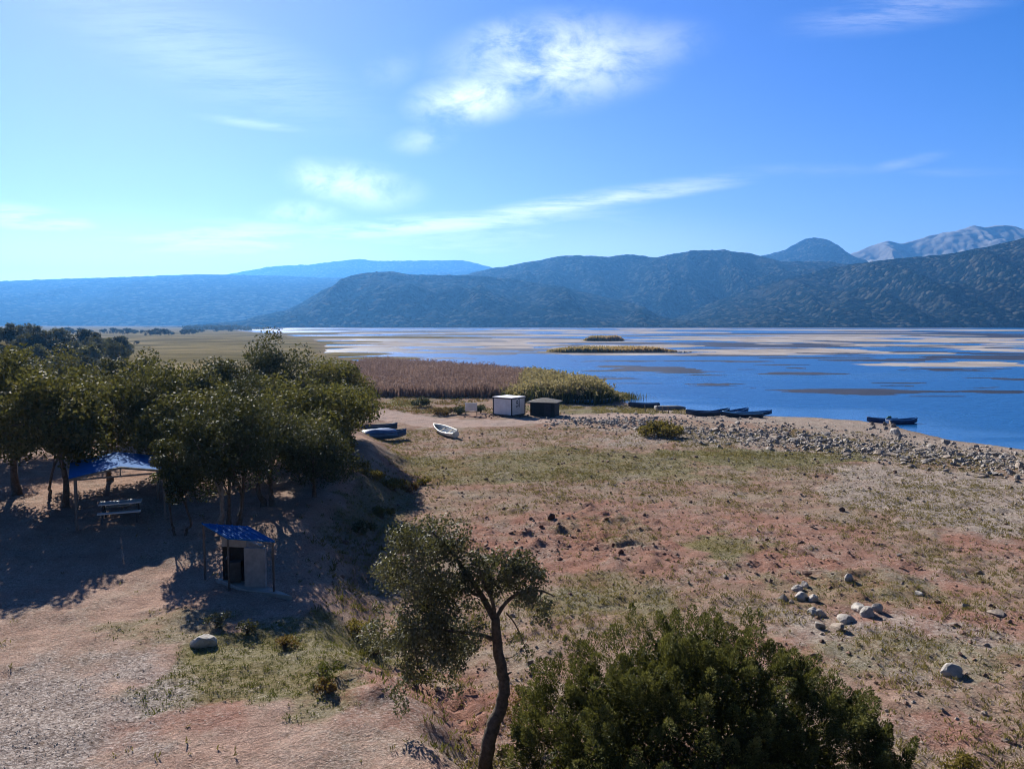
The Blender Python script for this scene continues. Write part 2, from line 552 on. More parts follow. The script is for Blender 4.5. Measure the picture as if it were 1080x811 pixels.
def mask_plain(x, y):
    d = shore_dist(x, y)
    return sstep(105, 150, y + (fbm(x * .05, y * .05, 50, 3) - .5) * 40) * ((d > -3) | (y > 1650))


red, green, gravel, stony = (f(GX, GY) for f in (mask_red, mask_green, mask_gravel, mask_stony))
road = seg_mask(GX, GY, ROAD, 3.2); pln = mask_plain(GX, GY)
sd = shore_dist(GX, GY)
wet = (1 - sstep(-.5, 3.5, sd + (fbm(GX * .12, GY * .12, 61, 4) - .5) * 6.0 * sstep(40, 60, GY)))
me = grid_mesh('ground', GX, GY, GZ)
for nm, chans in (('cover_a', (red, green, gravel, stony)), ('cover_b', (road, pln, wet, terrace(GX, GY) * (1 - np.clip(green * 1.2, 0, 1))))):
    a = me.attributes.new(nm, 'FLOAT_COLOR', 'POINT')
    a.data.foreach_set('color', np.stack(chans, -1).astype(np.float32).ravel())

m, nt, out = new_mat('open ground'); h = NT(nt)
geoP = h.n('ShaderNodeNewGeometry').outputs['Position']
n_big = h.noise(geoP, .12, 5, .6); n_mid = h.noise(geoP, .9, 5, .65); n_fin = h.noise(geoP, 6.0, 5, .7); n_pat = h.noise(geoP, .38, 6, .62, .4)
n_grit = h.noise(geoP, 28.0, 3, .7)
ca = h.n('ShaderNodeAttribute', attribute_name='cover_a'); cb = h.n('ShaderNodeAttribute', attribute_name='cover_b')
sa = h.n('ShaderNodeSeparateColor'); h.l(ca.outputs['Color'], sa.inputs[0])
sb = h.n('ShaderNodeSeparateColor'); h.l(cb.outputs['Color'], sb.inputs[0])
RED, GRN, GRV = sa.outputs[0], sa.outputs[1], sa.outputs[2]; STN = ca.outputs['Alpha']
ROADM, PLN, WET = sb.outputs[0], sb.outputs[1], sb.outputs[2]
base = h.ramp(n_mid, [(.28, (.136, .083, .061)), (.5, (.212, .140, .107)), (.72, (.295, .213, .168))])
base = h.mix(h.math('MULTIPLY', cb.outputs['Alpha'], .85), base, h.ramp(n_mid, [(.25, (.215, .138, .108)), (.5, (.29, .198, .158)), (.75, (.365, .268, .22))]))
# thin dry turf in scattered patches over the soil
turf = h.ramp(n_fin, [(.25, (.115, .086, .054)), (.5, (.20, .155, .10)), (.75, (.285, .23, .155))])
tf = h.maprange(h.math('ADD', n_pat, h.math('MULTIPLY', n_fin, .35)), .58, .80, 0, .9)
c = h.mix(h.math('MULTIPLY', tf, h.math('SUBTRACT', .85, h.math('MULTIPLY', cb.outputs['Alpha'], .65))), base, turf)


def cover(mask, sharp=.35, lo=.42, hi=.62):
    return h.maprange(h.math('ADD', h.math('MULTIPLY', mask, .62), h.math('MULTIPLY', h.math('ADD', n_pat, h.math('MULTIPLY', n_fin, .6)), sharp)), lo, hi, 0, 1)


redc = h.ramp(n_fin, [(.2, (.125, .06, .044)), (.5, (.222, .114, .085)), (.8, (.31, .18, .14))])
c = h.mix(h.math('MULTIPLY', cover(RED, .75, .62, 1.05), .85), c, redc)
stnc = h.ramp(n_fin, [(.3, (.13, .105, .085)), (.5, (.25, .21, .18)), (.66, (.42, .38, .34))])
c = h.mix(h.math('MULTIPLY', cover(STN, .7, .60, 1.05), .8), c, stnc)
grnc = h.ramp(n_fin, [(.22, (.060, .060, .022)), (.5, (.12, .118, .044)), (.78, (.21, .19, .09))])
c = h.mix(h.math('MULTIPLY', cover(GRN, .8, .64, 1.1), .8), c, grnc)
roadc = h.ramp(n_fin, [(.25, (.24, .175, .145)), (.75, (.36, .28, .24))])
c = h.mix(cover(ROADM, .3, .4, .66), c, roadc)
vor = h.n('ShaderNodeTexVoronoi'); vor.inputs['Scale'].default_value = 16; h.l(geoP, vor.inputs['Vector'])
vbw = h.n('ShaderNodeSeparateColor'); h.l(vor.outputs['Color'], vbw.inputs[0])
grvc = h.ramp(vbw.outputs[0], [(.0, (.12, .102, .092)), (.5, (.225, .195, .178)), (1., (.36, .325, .30))])
c = h.mix(h.math('MULTIPLY', cover(GRV, 1.0, .62, 1.25), .85), c, grvc)
plnc = h.ramp(h.noise(geoP, .02, 6, .6), [(.3, (.06, .056, .028)), (.5, (.115, .097, .05)), (.7, (.20, .16, .085))])
c = h.mix(PLN, c, plnc)
wetc = h.ramp(n_fin, [(.3, (.10, .075, .06)), (.7, (.19, .145, .12))])
c = h.mix(h.math('MULTIPLY', WET, .8), c, wetc)
# pebbles and straw specks, leaf by leaf
v2 = h.n('ShaderNodeTexVoronoi'); v2.inputs['Scale'].default_value = 5.5; h.l(geoP, v2.inputs['Vector'])
speck = h.maprange(v2.outputs['Distance'], .10, .16, 1, 0)
v2c = h.n('ShaderNodeSeparateColor'); h.l(v2.outputs['Color'], v2c.inputs[0])
speck = h.math('MULTIPLY', speck, h.math('GREATER_THAN', v2c.outputs[0], .72))
c = h.mix(h.math('MULTIPLY', speck, .7), c, (.40, .36, .31))
v3 = h.n('ShaderNodeTexVoronoi'); v3.inputs['Scale'].default_value = 3.1; h.l(geoP, v3.inputs['Vector'])
v3c = h.n('ShaderNodeSeparateColor'); h.l(v3.outputs['Color'], v3c.inputs[0])
sp3 = h.math('MULTIPLY', h.maprange(v3.outputs['Distance'], .12, .3, 1, 0), h.math('GREATER_THAN', v3c.outputs[1], .7))
c = h.mix(h.math('MULTIPLY', sp3, .55), c, (.10, .07, .05))
# grain of the soil itself
n_g2 = h.noise(geoP, 13.0, 3, .75)
grain = h.math('MULTIPLY', h.maprange(n_grit, .25, .75, .66, 1.50, False), h.maprange(n_g2, .25, .75, .66, 1.48, False))
gcol = h.n('ShaderNodeCombineColor')
for k_ in range(3): h.l(grain, gcol.inputs[k_])
c = h.mix(1.0, c, gcol.outputs[0], 'MULTIPLY')
p = h.n('ShaderNodeBsdfPrincipled'); h.l(c, p.inputs['Base Color'])
p.inputs['Roughness'].default_value = 1.0; p.inputs['Specular IOR Level'].default_value = 0
b = h.n('ShaderNodeBump'); b.inputs['Strength'].default_value = .9; b.inputs['Distance'].default_value = .16
hh = h.math('ADD', h.math('MULTIPLY', n_fin, .55), h.math('ADD', h.math('MULTIPLY', n_mid, .35), h.math('ADD', h.math('MULTIPLY', n_grit, .30), h.math('MULTIPLY', n_g2, .45))))
hh = h.math('ADD', hh, h.math('MULTIPLY', speck, .3)); h.l(hh, b.inputs['Height'])
h.l(b.outputs[0], p.inputs['Normal']); h.l(p.outputs[0], out.inputs[0])
M['ground'] = m
tag(link('ground', me, m), kind='structure')

# ------------------------------------------------------------------ lake
wx = spread([np.arange(-60, 120, 1.5), geo(120, 8000, 3, 1.12), -geo(60, 8000, 3, 1.12)])
wy = spread([np.arange(20, 140, 1.5), geo(140, 2300, 3, 1.05)])
WX, WY = np.meshgrid(wx, wy)
me = grid_mesh('lake_water', WX, WY, np.full_like(WX, WATER))
calm = 1 - sstep(2, 22, -shore_dist(WX, WY) + (fbm(WX * .06, WY * .25, 71, 3) - .5) * 16)
calm = np.maximum(calm, .8 * sstep(.56, .7, fbm(WX * .012, WY * .035, 72, 4)) * sstep(100, 200, WY))
a = me.attributes.new('calm', 'FLOAT', 'POINT'); a.data.foreach_set('value', calm.astype(np.float32).ravel())
m, nt, out = new_mat('lake water'); h = NT(nt)
geoP = h.n('ShaderNodeNewGeometry').outputs['Position']
cl = h.n('ShaderNodeAttribute', attribute_name='calm').outputs['Fac']
p = h.n('ShaderNodeBsdfPrincipled')
p.inputs['Base Color'].default_value = (.010, .085, .25, 1); p.inputs['IOR'].default_value = 1.33
h.l(h.maprange(cl, 0, 1, .30, .10), p.inputs['Roughness'])
mp = h.n('ShaderNodeMapping'); h.l(geoP, mp.inputs[0]); mp.inputs['Scale'].default_value = (.6, 1.1, 1)
nz = h.math('ADD', h.noise(mp.outputs[0], .8, 4, .6), h.math('MULTIPLY', h.noise(mp.outputs[0], 3.5, 3, .6), .35))
b = h.n('ShaderNodeBump'); b.inputs['Distance'].default_value = .35
h.l(h.maprange(cl, 0, 1, .95, .12), b.inputs['Strength']); h.l(nz, b.inputs['Height']); h.l(b.outputs[0], p.inputs['Normal'])
h.l(p.outputs[0], out.inputs[0])
tag(link('lake_water', me, m), kind='structure')

# mud flats and weed mats: low swells of the lake bed that break the surface
# (px, py, half-width px, half-height px)
MUD = [(710, 347.2, 70, .9), (860, 347.8, 90, 1.0), (1000, 348, 90, 1.0), (560, 348, 60, .8), (640, 352, 90, 1.6), (560, 354, 60, 1.2), (900, 355, 150, 2.0), (1010, 360, 120, 2.2), (760, 358, 120, 1.8),
       (470, 363.0, 95, 2.0), (560, 364, 50, 1.4), (420, 361, 70, 1.6), (415, 369, 50, 1.3), (700, 365, 60, 1.8), (810, 369.5, 85, 2.0), (880, 371, 60, 1.3), (1000, 385.0, 80, 2.4),
       (1060, 384, 40, 2.6), (940, 364, 70, 1.5), (1060, 369, 40, 2.4), (370, 366, 45, 1.5), (600, 360, 80, 1.6), (340, 358, 40, 1.2), (500, 351, 80, .9), (390, 351.5, 60, .9)]
WEED = [(860, 352, 160, 1.3), (1030, 354, 90, 1.6), (690, 355, 70, 1.0), (840, 365, 130, 2.2), (960, 372, 110, 1.8), (1050, 377, 70, 2.4), (780, 375, 70, 1.2), (930, 380, 60, 1.3),
        (715, 391, 55, 3.6), (670, 388, 50, 1.2), (640, 381, 60, .9), (735, 381, 55, .9), (910, 413, 85, 3.0), (845, 394, 45, 2.0), (1045, 413, 35, 2.0), (1020, 390, 70, 1.6), (1075, 400, 30, 2.0),
        (440, 357.3, 140, 1.3), (560, 357, 60, 1.1), (470, 378, 40, .9), (510, 369, 50, 1.0), (650, 411, 14, 2.0), (950, 404, 30, .8), (820, 385, 30, .7), (620, 365, 120, 1.3), (770, 362, 60, 1.2),
        (900, 360, 60, 1.0), (1000, 366, 90, 1.2), (860, 377.5, 60, .8), (400, 369, 45, .8), (980, 418, 40, .8), (680, 348.5, 150, .5), (960, 350, 120, .5)]


MARSH = [(330, 352, 60, 1.6), (390, 356, 120, 1.5), (345, 362, 70, 2.2), (300, 368, 50, 3.0), (430, 350, 90, .9), (490, 353, 70, .8), (355, 374, 45, 2.0), (330, 348.5, 90, .9), (300, 358, 60, 2.4), (400, 378, 40, 1.6)]


def flats(name, spots, mat, seed, rise):
    fx = np.linspace(-1.05, 1.05, 520); fyy = geo(108, 1900, .9, 1.0115)
    U, Yf = np.meshgrid(fx, fyy); Xf = U * Yf
    hgt = np.full(Xf.shape, -1.0)
    for px, py, a_, b_ in spots:
        cx, cy = at(px, py, WATER); rx = a_ * cy / FPX
        y0 = at(px, py + b_, WATER)[1]; y1 = at(px, max(py - b_, 345.6), WATER)[1]; ry = (y1 - y0) / 2; cy = (y0 + y1) / 2
        s = 1.0 / ry
        r = ((Xf - cx) / rx) ** 2 + ((Yf - cy) / ry) ** 2
        msk = r < 4
        if not msk.any(): continue
        xx, yy = Xf[msk], Yf[msk]
        nz = (fbm(xx * s * .22 + px, yy * s * 1.3, seed, 6, .66) - .5) * 4.6
        hgt[msk] = np.maximum(hgt[msk], 1 - r[msk] + nz - .25)
    Z = WATER + np.clip(hgt, -1, .6) * rise
    keep = (hgt > -.5)
    i = np.arange(Xf.size).reshape(Xf.shape)
    cell = keep[:-1, :-1] & keep[1:, :-1] & keep[:-1, 1:] & keep[1:, 1:]
    q = np.stack([i[:-1, :-1], i[:-1, 1:], i[1:, 1:], i[1:, :-1]], -1)[cell]
    use = np.unique(q); remap = np.full(Xf.size, -1); remap[use] = np.arange(len(use)); q = remap[q]
    V = np.stack([Xf, Yf, Z], -1).reshape(-1, 3)[use]
    me = bpy.data.meshes.new(name); me.from_pydata(V.tolist(), [], q.tolist()); me.update()
    me.polygons.foreach_set('use_smooth', [True] * len(me.polygons))
    return tag(link(name, me, mat), kind='structure')


rg = np.random.default_rng(19)
for k in range(120):
    q_ = rg.uniform(347.5, 374); px_ = rg.uniform(520, 1100) if k % 4 else rg.uniform(330, 560)
    (MUD if k % 2 else WEED).append((px_, q_, rg.uniform(15, 75), rg.uniform(.4, .6) + (q_ - 346) * .03))
for k in range(26):
    WEED.append((rg.uniform(560, 1090), rg.uniform(374, 410), rg.uniform(8, 40), rg.uniform(.4, 1.0)))
flats('mud_flats', MUD, surf('drying lake mud', (.20, .18, .17), (.37, .345, .335), .05, .95, .2, .5, coords='Object', spec=0), 81, .10)
flats('weed_mats', WEED, surf('dark waterweed', (.010, .015, .028), (.034, .036, .052), .08, .6, .3, .8, coords='Object', spec=.12), 82, .05)


flats('marsh_flats', MARSH, surf('marsh turf', (.075, .068, .034), (.19, .155, .09), .06, .95, .3, .6, coords='Object', spec=0), 83, .12)


# ------------------------------------------------------------------ hills
def hill_material(name, stops, scale, bumpd, rock=None, rscale=.01):
    m, nt, out = new_mat(name); h = NT(nt)
    P = h.n('ShaderNodeNewGeometry').outputs['Position']
    v = h.n('ShaderNodeTexVoronoi'); v.inputs['Scale'].default_value = scale; h.l(P, v.inputs['Vector'])
    vc = h.n('ShaderNodeSeparateColor'); h.l(v.outputs['Color'], vc.inputs[0])
    f = h.math('ADD', h.math('MULTIPLY', vc.outputs[0], .5), h.math('MULTIPLY', h.noise(P, scale * .12, 6, .65), .5))
    c = h.ramp(f, stops)
    if rock:
        k = h.maprange(h.noise(P, rscale, 7, .68), .52, .68, 0, .85)
        c = h.mix(k, c, rock)
    p = h.n('ShaderNodeBsdfPrincipled'); h.l(c, p.inputs['Base Color']); p.inputs['Roughness'].default_value = 1; p.inputs['Specular IOR Level'].default_value = 0
    b = h.n('ShaderNodeBump'); b.inputs['Strength'].default_value = .9 if bumpd < 15 else .45; b.inputs['Distance'].default_value = bumpd
    h.l(h.math('SUBTRACT', 1.0, v.outputs['Distance']), b.inputs['Height']); h.l(b.outputs[0], p.inputs['Normal'])
    h.l(p.outputs[0], out.inputs[0])
    return m


def hill(name, crest, D, depth, mat, seed, rough=.3, nu=420, nv=90, fine=4.0, back=.6, p=.85):
    """a ridge whose skyline runs through the given points, sloping down towards the lake with spurs and gullies"""
    crest = np.array(crest, float)
    U = np.linspace(crest[0, 0], crest[-1, 0], nu)
    py = np.interp(U, crest[:, 0], crest[:, 1])
    ker = np.exp(-np.linspace(-2, 2, 9) ** 2); ker /= ker.sum()
    pad = np.concatenate([np.full(4, py[0]), py, np.full(4, py[-1])]); py = np.convolve(pad, ker, 'valid')
    cx = np.array([x_at(u, D) for u in U]); cz = np.array([z_at(v, D) for v in py])
    T = np.concatenate([np.linspace(0, 1, nv), 1 + np.linspace(.04, 1, nv // 3)])
    X = np.zeros((len(T), nu)); Y = X.copy(); Z = X.copy()
    for j, t in enumerate(T):
        X[j] = cx
        if t <= 1:
            Y[j] = D - depth * (1 - t)
            s = t ** p
            wx_ = cx / depth * 3.0 + seed + .5 * (fbm(cx / depth * 1.5, np.full(nu, t * 2), seed + 9, 3) - .5)
            sp = (1 - np.abs(2 * fbm(wx_, np.full(nu, (1 - t) * .8 + 3), seed, 4, .5) - 1) * 2.2) * .5 - .25 + .5 * (fbm(wx_ * 2.4, np.full(nu, (1 - t) * 3.0), seed + 3, 4, .55) - .5)
            Z[j] = cz * s + sp * rough * np.maximum(cz, 20) * np.sin(math.pi * min(t, 1)) ** .8 * 1.5
        else:
            Y[j] = D + depth * back * (t - 1); Z[j] = cz * (1 - (t - 1) * .9)
    Z += (fbm(X / fine * .2, Y / fine * .2, seed + 5, 3, .7) - .5) * fine
    Z = np.maximum(Z, -2.5); Z[0] = -2.5
    return tag(link(name, grid_mesh(name, X, Y, Z), mat), kind='structure')


FOREST = [(.25, (.001, .004, .004)), (.45, (.004, .008, .006)), (.58, (.010, .014, .010)), (.72, (.055, .055, .045))]
mf = hill_material('pine scrub hillside', FOREST, .075, 9.0, (.032, .034, .03), .006)
mf2 = hill_material('far forest slope', FOREST, .06, 10.0)
mr = hill_material('bare limestone mountain', [(.2, (.11, .105, .10)), (.6, (.19, .185, .18)), (.9, (.30, .295, .29))], .012, 26, (.10, .10, .09), .003)
hill('right_hill', [(640, 346), (700, 341), (740, 323), (790, 304), (830, 293), (880, 281), (930, 274), (1000, 267), (1040, 259), (1080, 250), (1150, 236), (1250, 226), (1400, 240)], 2700, 780, mf, 101, .48, 560, 120, 7)
hill('spur_hill', [(250, 346), (290, 337), (340, 307), (385, 289), (412, 286), (440, 290), (500, 291), (540, 294), (600, 304), (660, 319), (710, 338), (740, 346)], 2650, 700, mf, 103, .42, 460, 110, 7)
hill('middle_hill', [(360, 320), (440, 296), (490, 290), (520, 283), (560, 276), (595, 269.5), (640, 271), (665, 268), (690, 272), (720, 265.5), (755, 264), (790, 268), (820, 276), (870, 276), (930, 285), (1000, 300)], 3500, 800, mf, 105, .40, 460, 90, 8)
hill('left_ridge', [(-250, 302), (-120, 298), (0, 297), (60, 294.5), (120, 293), (190, 290), (215, 289.5), (300, 291), (340, 293), (390, 293), (440, 296), (500, 301), (560, 312)], 4700, 1900, mf2, 107, .14, 420, 80, 9)
hill('far_ridge', [(200, 300), (240, 290), (290, 281), (330, 279), (345, 277), (380, 273), (400, 275.5), (440, 275), (490, 274.5), (515, 281), (540, 290), (600, 300)], 6800, 1500, mf2, 109, .2, 300, 60, 10)
hill('low_far_ridge', [(380, 300), (430, 291), (460, 288), (500, 286), (530, 285), (580, 292)], 5900, 900, mf2, 110, .2, 200, 40, 10)
hill('cone_mountain', [(780, 276), (800, 270), (825, 263), (845, 252), (855, 250.5), (868, 253), (885, 266), (900, 272)], 5200, 1100, mf2, 111, .25, 260, 60, 11)
hill('limestone_mountain', [(860, 280), (895, 266), (930, 253.5), (945, 257), (962, 253), (985, 246), (1010, 241), (1020, 237.5), (1030, 240.5), (1045, 237.5), (1060, 239), (1080, 245), (1130, 252), (1220, 262)], 5600, 1200, mr, 113, .3, 420, 110, 22)


# ------------------------------------------------------------------ air
def haze_box():
    m, nt, out = new_mat('air'); h = NT(nt)
    v = h.n('ShaderNodeVolumePrincipled')
    v.inputs['Color'].default_value = (.12, .42, 1.0, 1); v.inputs['Density'].default_value = HAZE
    v.inputs['Anisotropy'].default_value = .5
    h.l(v.outputs[0], out.inputs['Volume'])
    mb = MB(); mb.box((0, 4400, 378), (17000, 12400, 766)); o = mb.build('haze', m)
    tag(o, kind='stuff')
    try: m.cycles.homogeneous_volume = True
    except Exception: pass
    try: m.cycles.volume_sampling = 'EQUIANGULAR' if False else 'MULTIPLE_IMPORTANCE'
    except Exception: pass


HAZE = .000092
haze_box()

# ------------------------------------------------------------------ central oak
bx, by = at(511, 826, .15); bz = gz1(bx, by)
root = empty('oak_tree', (bx, by, bz), 'slender leaning oak with open grey-green crown beside the big round juniper', 'tree')
SC = by / FPX


def q(px, py, dep=0.0):
    return Vector(((px - 511) * SC, dep, (826 - py) * SC))


mb = MB()
limb(mb, [q(511, 840), q(513, 800), q(522, 765), q(531, 742), q(532, 715), q(526, 680), q(523, 645)], .19, .105, 10, np.random.default_rng(3), .012, 6)
limb(mb, [q(523, 648), q(508, 622, .1), q(492, 600, .2), q(474, 574, .2), q(455, 552, .1)], .085, .02, 7)
limb(mb, [q(523, 650), q(520, 625, -.1), q(510, 600, -.3), q(505, 578, -.3)], .06, .015, 6)
limb(mb, [q(524, 645), q(535, 630, .1), q(552, 617, 0), q(572, 614, -.1), q(588, 622, 0)], .06, .012, 6)
limb(mb, [q(530, 675), q(512, 664, -.1), q(480, 655, -.3), q(440, 650, -.4), q(410, 660, -.3)], .06, .012, 6)
limb(mb, [q(508, 622), q(470, 615, .5), q(430, 600, .8), q(410, 590, .8)], .045, .01, 6)
limb(mb, [q(535, 640), q(545, 655, .1), q(556, 680, 0), q(560, 700)], .022, .006, 5)
limb(mb, [q(528, 690), q(540, 692, .1), q(549, 684)], .02, .006, 5)
limb(mb, [q(474, 574), q(450, 590, .3), q(425, 575, .4)], .03, .008, 5)
limb(mb, [q(440, 650, -.4), q(440, 680, -.5), q(450, 710, -.5)], .025, .008, 5)
limb(mb, [q(531, 712), q(541, 706)], .05, .015, 6); limb(mb, [q(527, 668), q(518, 662)], .04, .012, 6)
mb.build('trunk', M['bark'], root, True)
rg = np.random.default_rng(12)
C = []; Rr = []


def oakblob(px, py, rx, ry, n, rad=(.2, .38), dep=1.1):
    for _ in range(n):
        a = rg.uniform(0, 2 * math.pi); r = rg.uniform(0, 1) ** .5
        v_ = q(px + math.cos(a) * rx * r, py + math.sin(a) * ry * r, rg.normal(0, dep * .5)); C.append(v_); Rr.append(rg.uniform(*rad))


oakblob(447, 585, 52, 40, 46); oakblob(432, 640, 46, 44, 44); oakblob(468, 655, 38, 40, 30); oakblob(452, 555, 30, 16, 10, (.15, .28))
oakblob(480, 700, 14, 18, 8, (.14, .24)); oakblob(438, 690, 30, 22, 13, (.16, .3)); oakblob(415, 725, 16, 14, 6, (.13, .24)); oakblob(400, 660, 16, 20, 7, (.13, .24))
oakblob(540, 600, 36, 24, 34, (.15, .3), .8); oakblob(505, 590, 24, 24, 16, (.15, .28), .8); oakblob(565, 622, 20, 18, 12, (.13, .26), .6); oakblob(576, 645, 9, 17, 7, (.12, .2), .4)
oakblob(550, 690, 12, 16, 5, (.09, .17), .3); oakblob(548, 668, 14, 8, 3, (.07, .13), .3); oakblob(520, 625, 12, 12, 4, (.1, .2), .6); oakblob(500, 640, 12, 20, 6, (.1, .22), .8)
V, T = clump_leaves(np.array([tuple(c) for c in C]), np.array(Rr), 112, .072, rg, up=-.1, flat=.85)
link('crown', quad_mesh('crown', V, T), M['holm'], root)

# ------------------------------------------------------------------ big juniper
jx, jy = at(745, 818, 0); jz = gz1(jx, jy)
root = empty('juniper_tree', (jx, jy, jz), 'broad dense rounded juniper with many dark green tufts beside the leaning oak', 'tree')
rg = np.random.default_rng(31)
JS = jy / FPX


def juniper_crown(tufts, per, rg, ln=(.05, .09), wd=.024):
    Ps = []; As = []; Ts = []; Ls = []; Ns = []
    for c, d, l, w in tufts:
        n = per
        s = rg.uniform(0, 1, n) ** .8
        rad = w * np.sqrt(np.clip(1 - s, .02, 1)) * np.where(s < .2, .6 + 2 * s, 1)
        o = unit(rg.normal(size=(n, 3))); o = unit(o - (o @ d)[:, None] * d)
        p = c + d * (s * l)[:, None] + o * (rad * rg.uniform(.3, 1, n) ** .5)[:, None]
        Ps.append(p); As.append(unit(d * .9 + o * .75 + rg.normal(size=(n, 3)) * .25)); Ts.append(np.clip(rg.normal(.22 + .5 * s, .16) + rg.normal(0, .16), 0, 1))  # paler towards the tips: new growth, plus a sunlit look put into the colour
        Ls.append(rg.uniform(*ln, n)); Ns.append(unit(o + d * .3 + rg.normal(size=(n, 3)) * .4))
    P = np.concatenate(Ps); A = np.concatenate(As); T = np.concatenate(Ts); L = np.concatenate(Ls)
    return leaf_faces(P, A, L, np.full(len(P), wd) * rg.uniform(.7, 1.4, len(P)), rg, np.concatenate(Ns)), T


def jtop(px):
    return np.interp(px, [530, 548, 572, 600, 630, 690, 730, 770, 815, 850, 880, 905, 920, 930], [796, 744, 704, 686, 668, 641, 637, 645, 667, 695, 718, 738, 770, 815])


tufts = []
for k in range(430):
    px = rg.uniform(538, 916)
    tp = jtop(px); hw = 200.0
    xr = (px - 728) / hw
    dd = math.sqrt(max(0, 1 - xr * xr))
    a = rg.uniform(-.25, math.pi * .62)                      # 0 = towards the viewer, pi/2 = up
    htop = (818 - tp) * JS
    rr = rg.uniform(.55, 1.0) ** .5
    yy = -math.cos(a) * 3.1 * (dd * .8 + .2) * rr; zz = htop * (.16 + .74 * max(math.sin(a), -.1)) * rr
    c = np.array([(px - 745) * JS, yy, max(.25, zz - .15)])
    l = rg.uniform(.5, .95)
    d = unit(np.array([[xr * .7, -math.cos(a) * .55, .75 + .4 * math.sin(a)]]) + rg.normal(size=(1, 3)) * .22)[0]
    tufts.append((c, d, l, rg.uniform(.18, .32)))
for px, py, n in ((604, 714, 16), (890, 760, 22), (700, 676, 14), (580, 750, 12), (812, 706, 14), (655, 706, 12), (752, 680, 14)):      # boughs that stand out of the outline
    for k in range(n):
        c = np.array([(px + rg.normal(0, 16) - 745) * JS, rg.normal(-1.0, .5), (818 - py + rg.normal(0, 13)) * JS])
        tufts.append((c, unit(np.array([[(px - 745) / 300, -.2, .9]]) + rg.normal(size=(1, 3)) * .25)[0], rg.uniform(.35, .6), rg.uniform(.12, .19)))
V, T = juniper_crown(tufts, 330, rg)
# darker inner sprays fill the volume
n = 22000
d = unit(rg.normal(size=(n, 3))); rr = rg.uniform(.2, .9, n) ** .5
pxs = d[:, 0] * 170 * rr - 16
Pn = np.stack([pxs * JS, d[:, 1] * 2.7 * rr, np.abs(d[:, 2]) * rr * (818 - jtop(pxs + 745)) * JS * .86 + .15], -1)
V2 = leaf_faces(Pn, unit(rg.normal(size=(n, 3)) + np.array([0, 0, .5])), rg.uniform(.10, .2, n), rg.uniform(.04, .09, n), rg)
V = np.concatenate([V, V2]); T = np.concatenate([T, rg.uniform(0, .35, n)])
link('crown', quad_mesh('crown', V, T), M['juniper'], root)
mb = MB()
for k in range(9):
    a = rg.uniform(0, 2 * math.pi); e = Vector((math.cos(a) * rg.uniform(1.2, 3.4), math.sin(a) * rg.uniform(.8, 2.0), rg.uniform(1.4, 2.6)))
    limb(mb, [(rg.normal() * .15, rg.normal() * .15, -.3), e * .35 + Vector((0, 0, -.2)), e], .13, .03, 7, rg, .02)
mb.build('trunk', M['bark'], root, True)


# ------------------------------------------------------------------ grove on the terrace
def tree_at(px, Y, top, w, mat, label, name='oak_tree', **k):
    x = x_at(px, Y); g = gz1(x, Y); hgt = z_at(top, Y) - g
    return make_tree(name, (x, Y, g), hgt, w, M[mat], label, 'tree', 'trees of the grove around the shelters', **k)


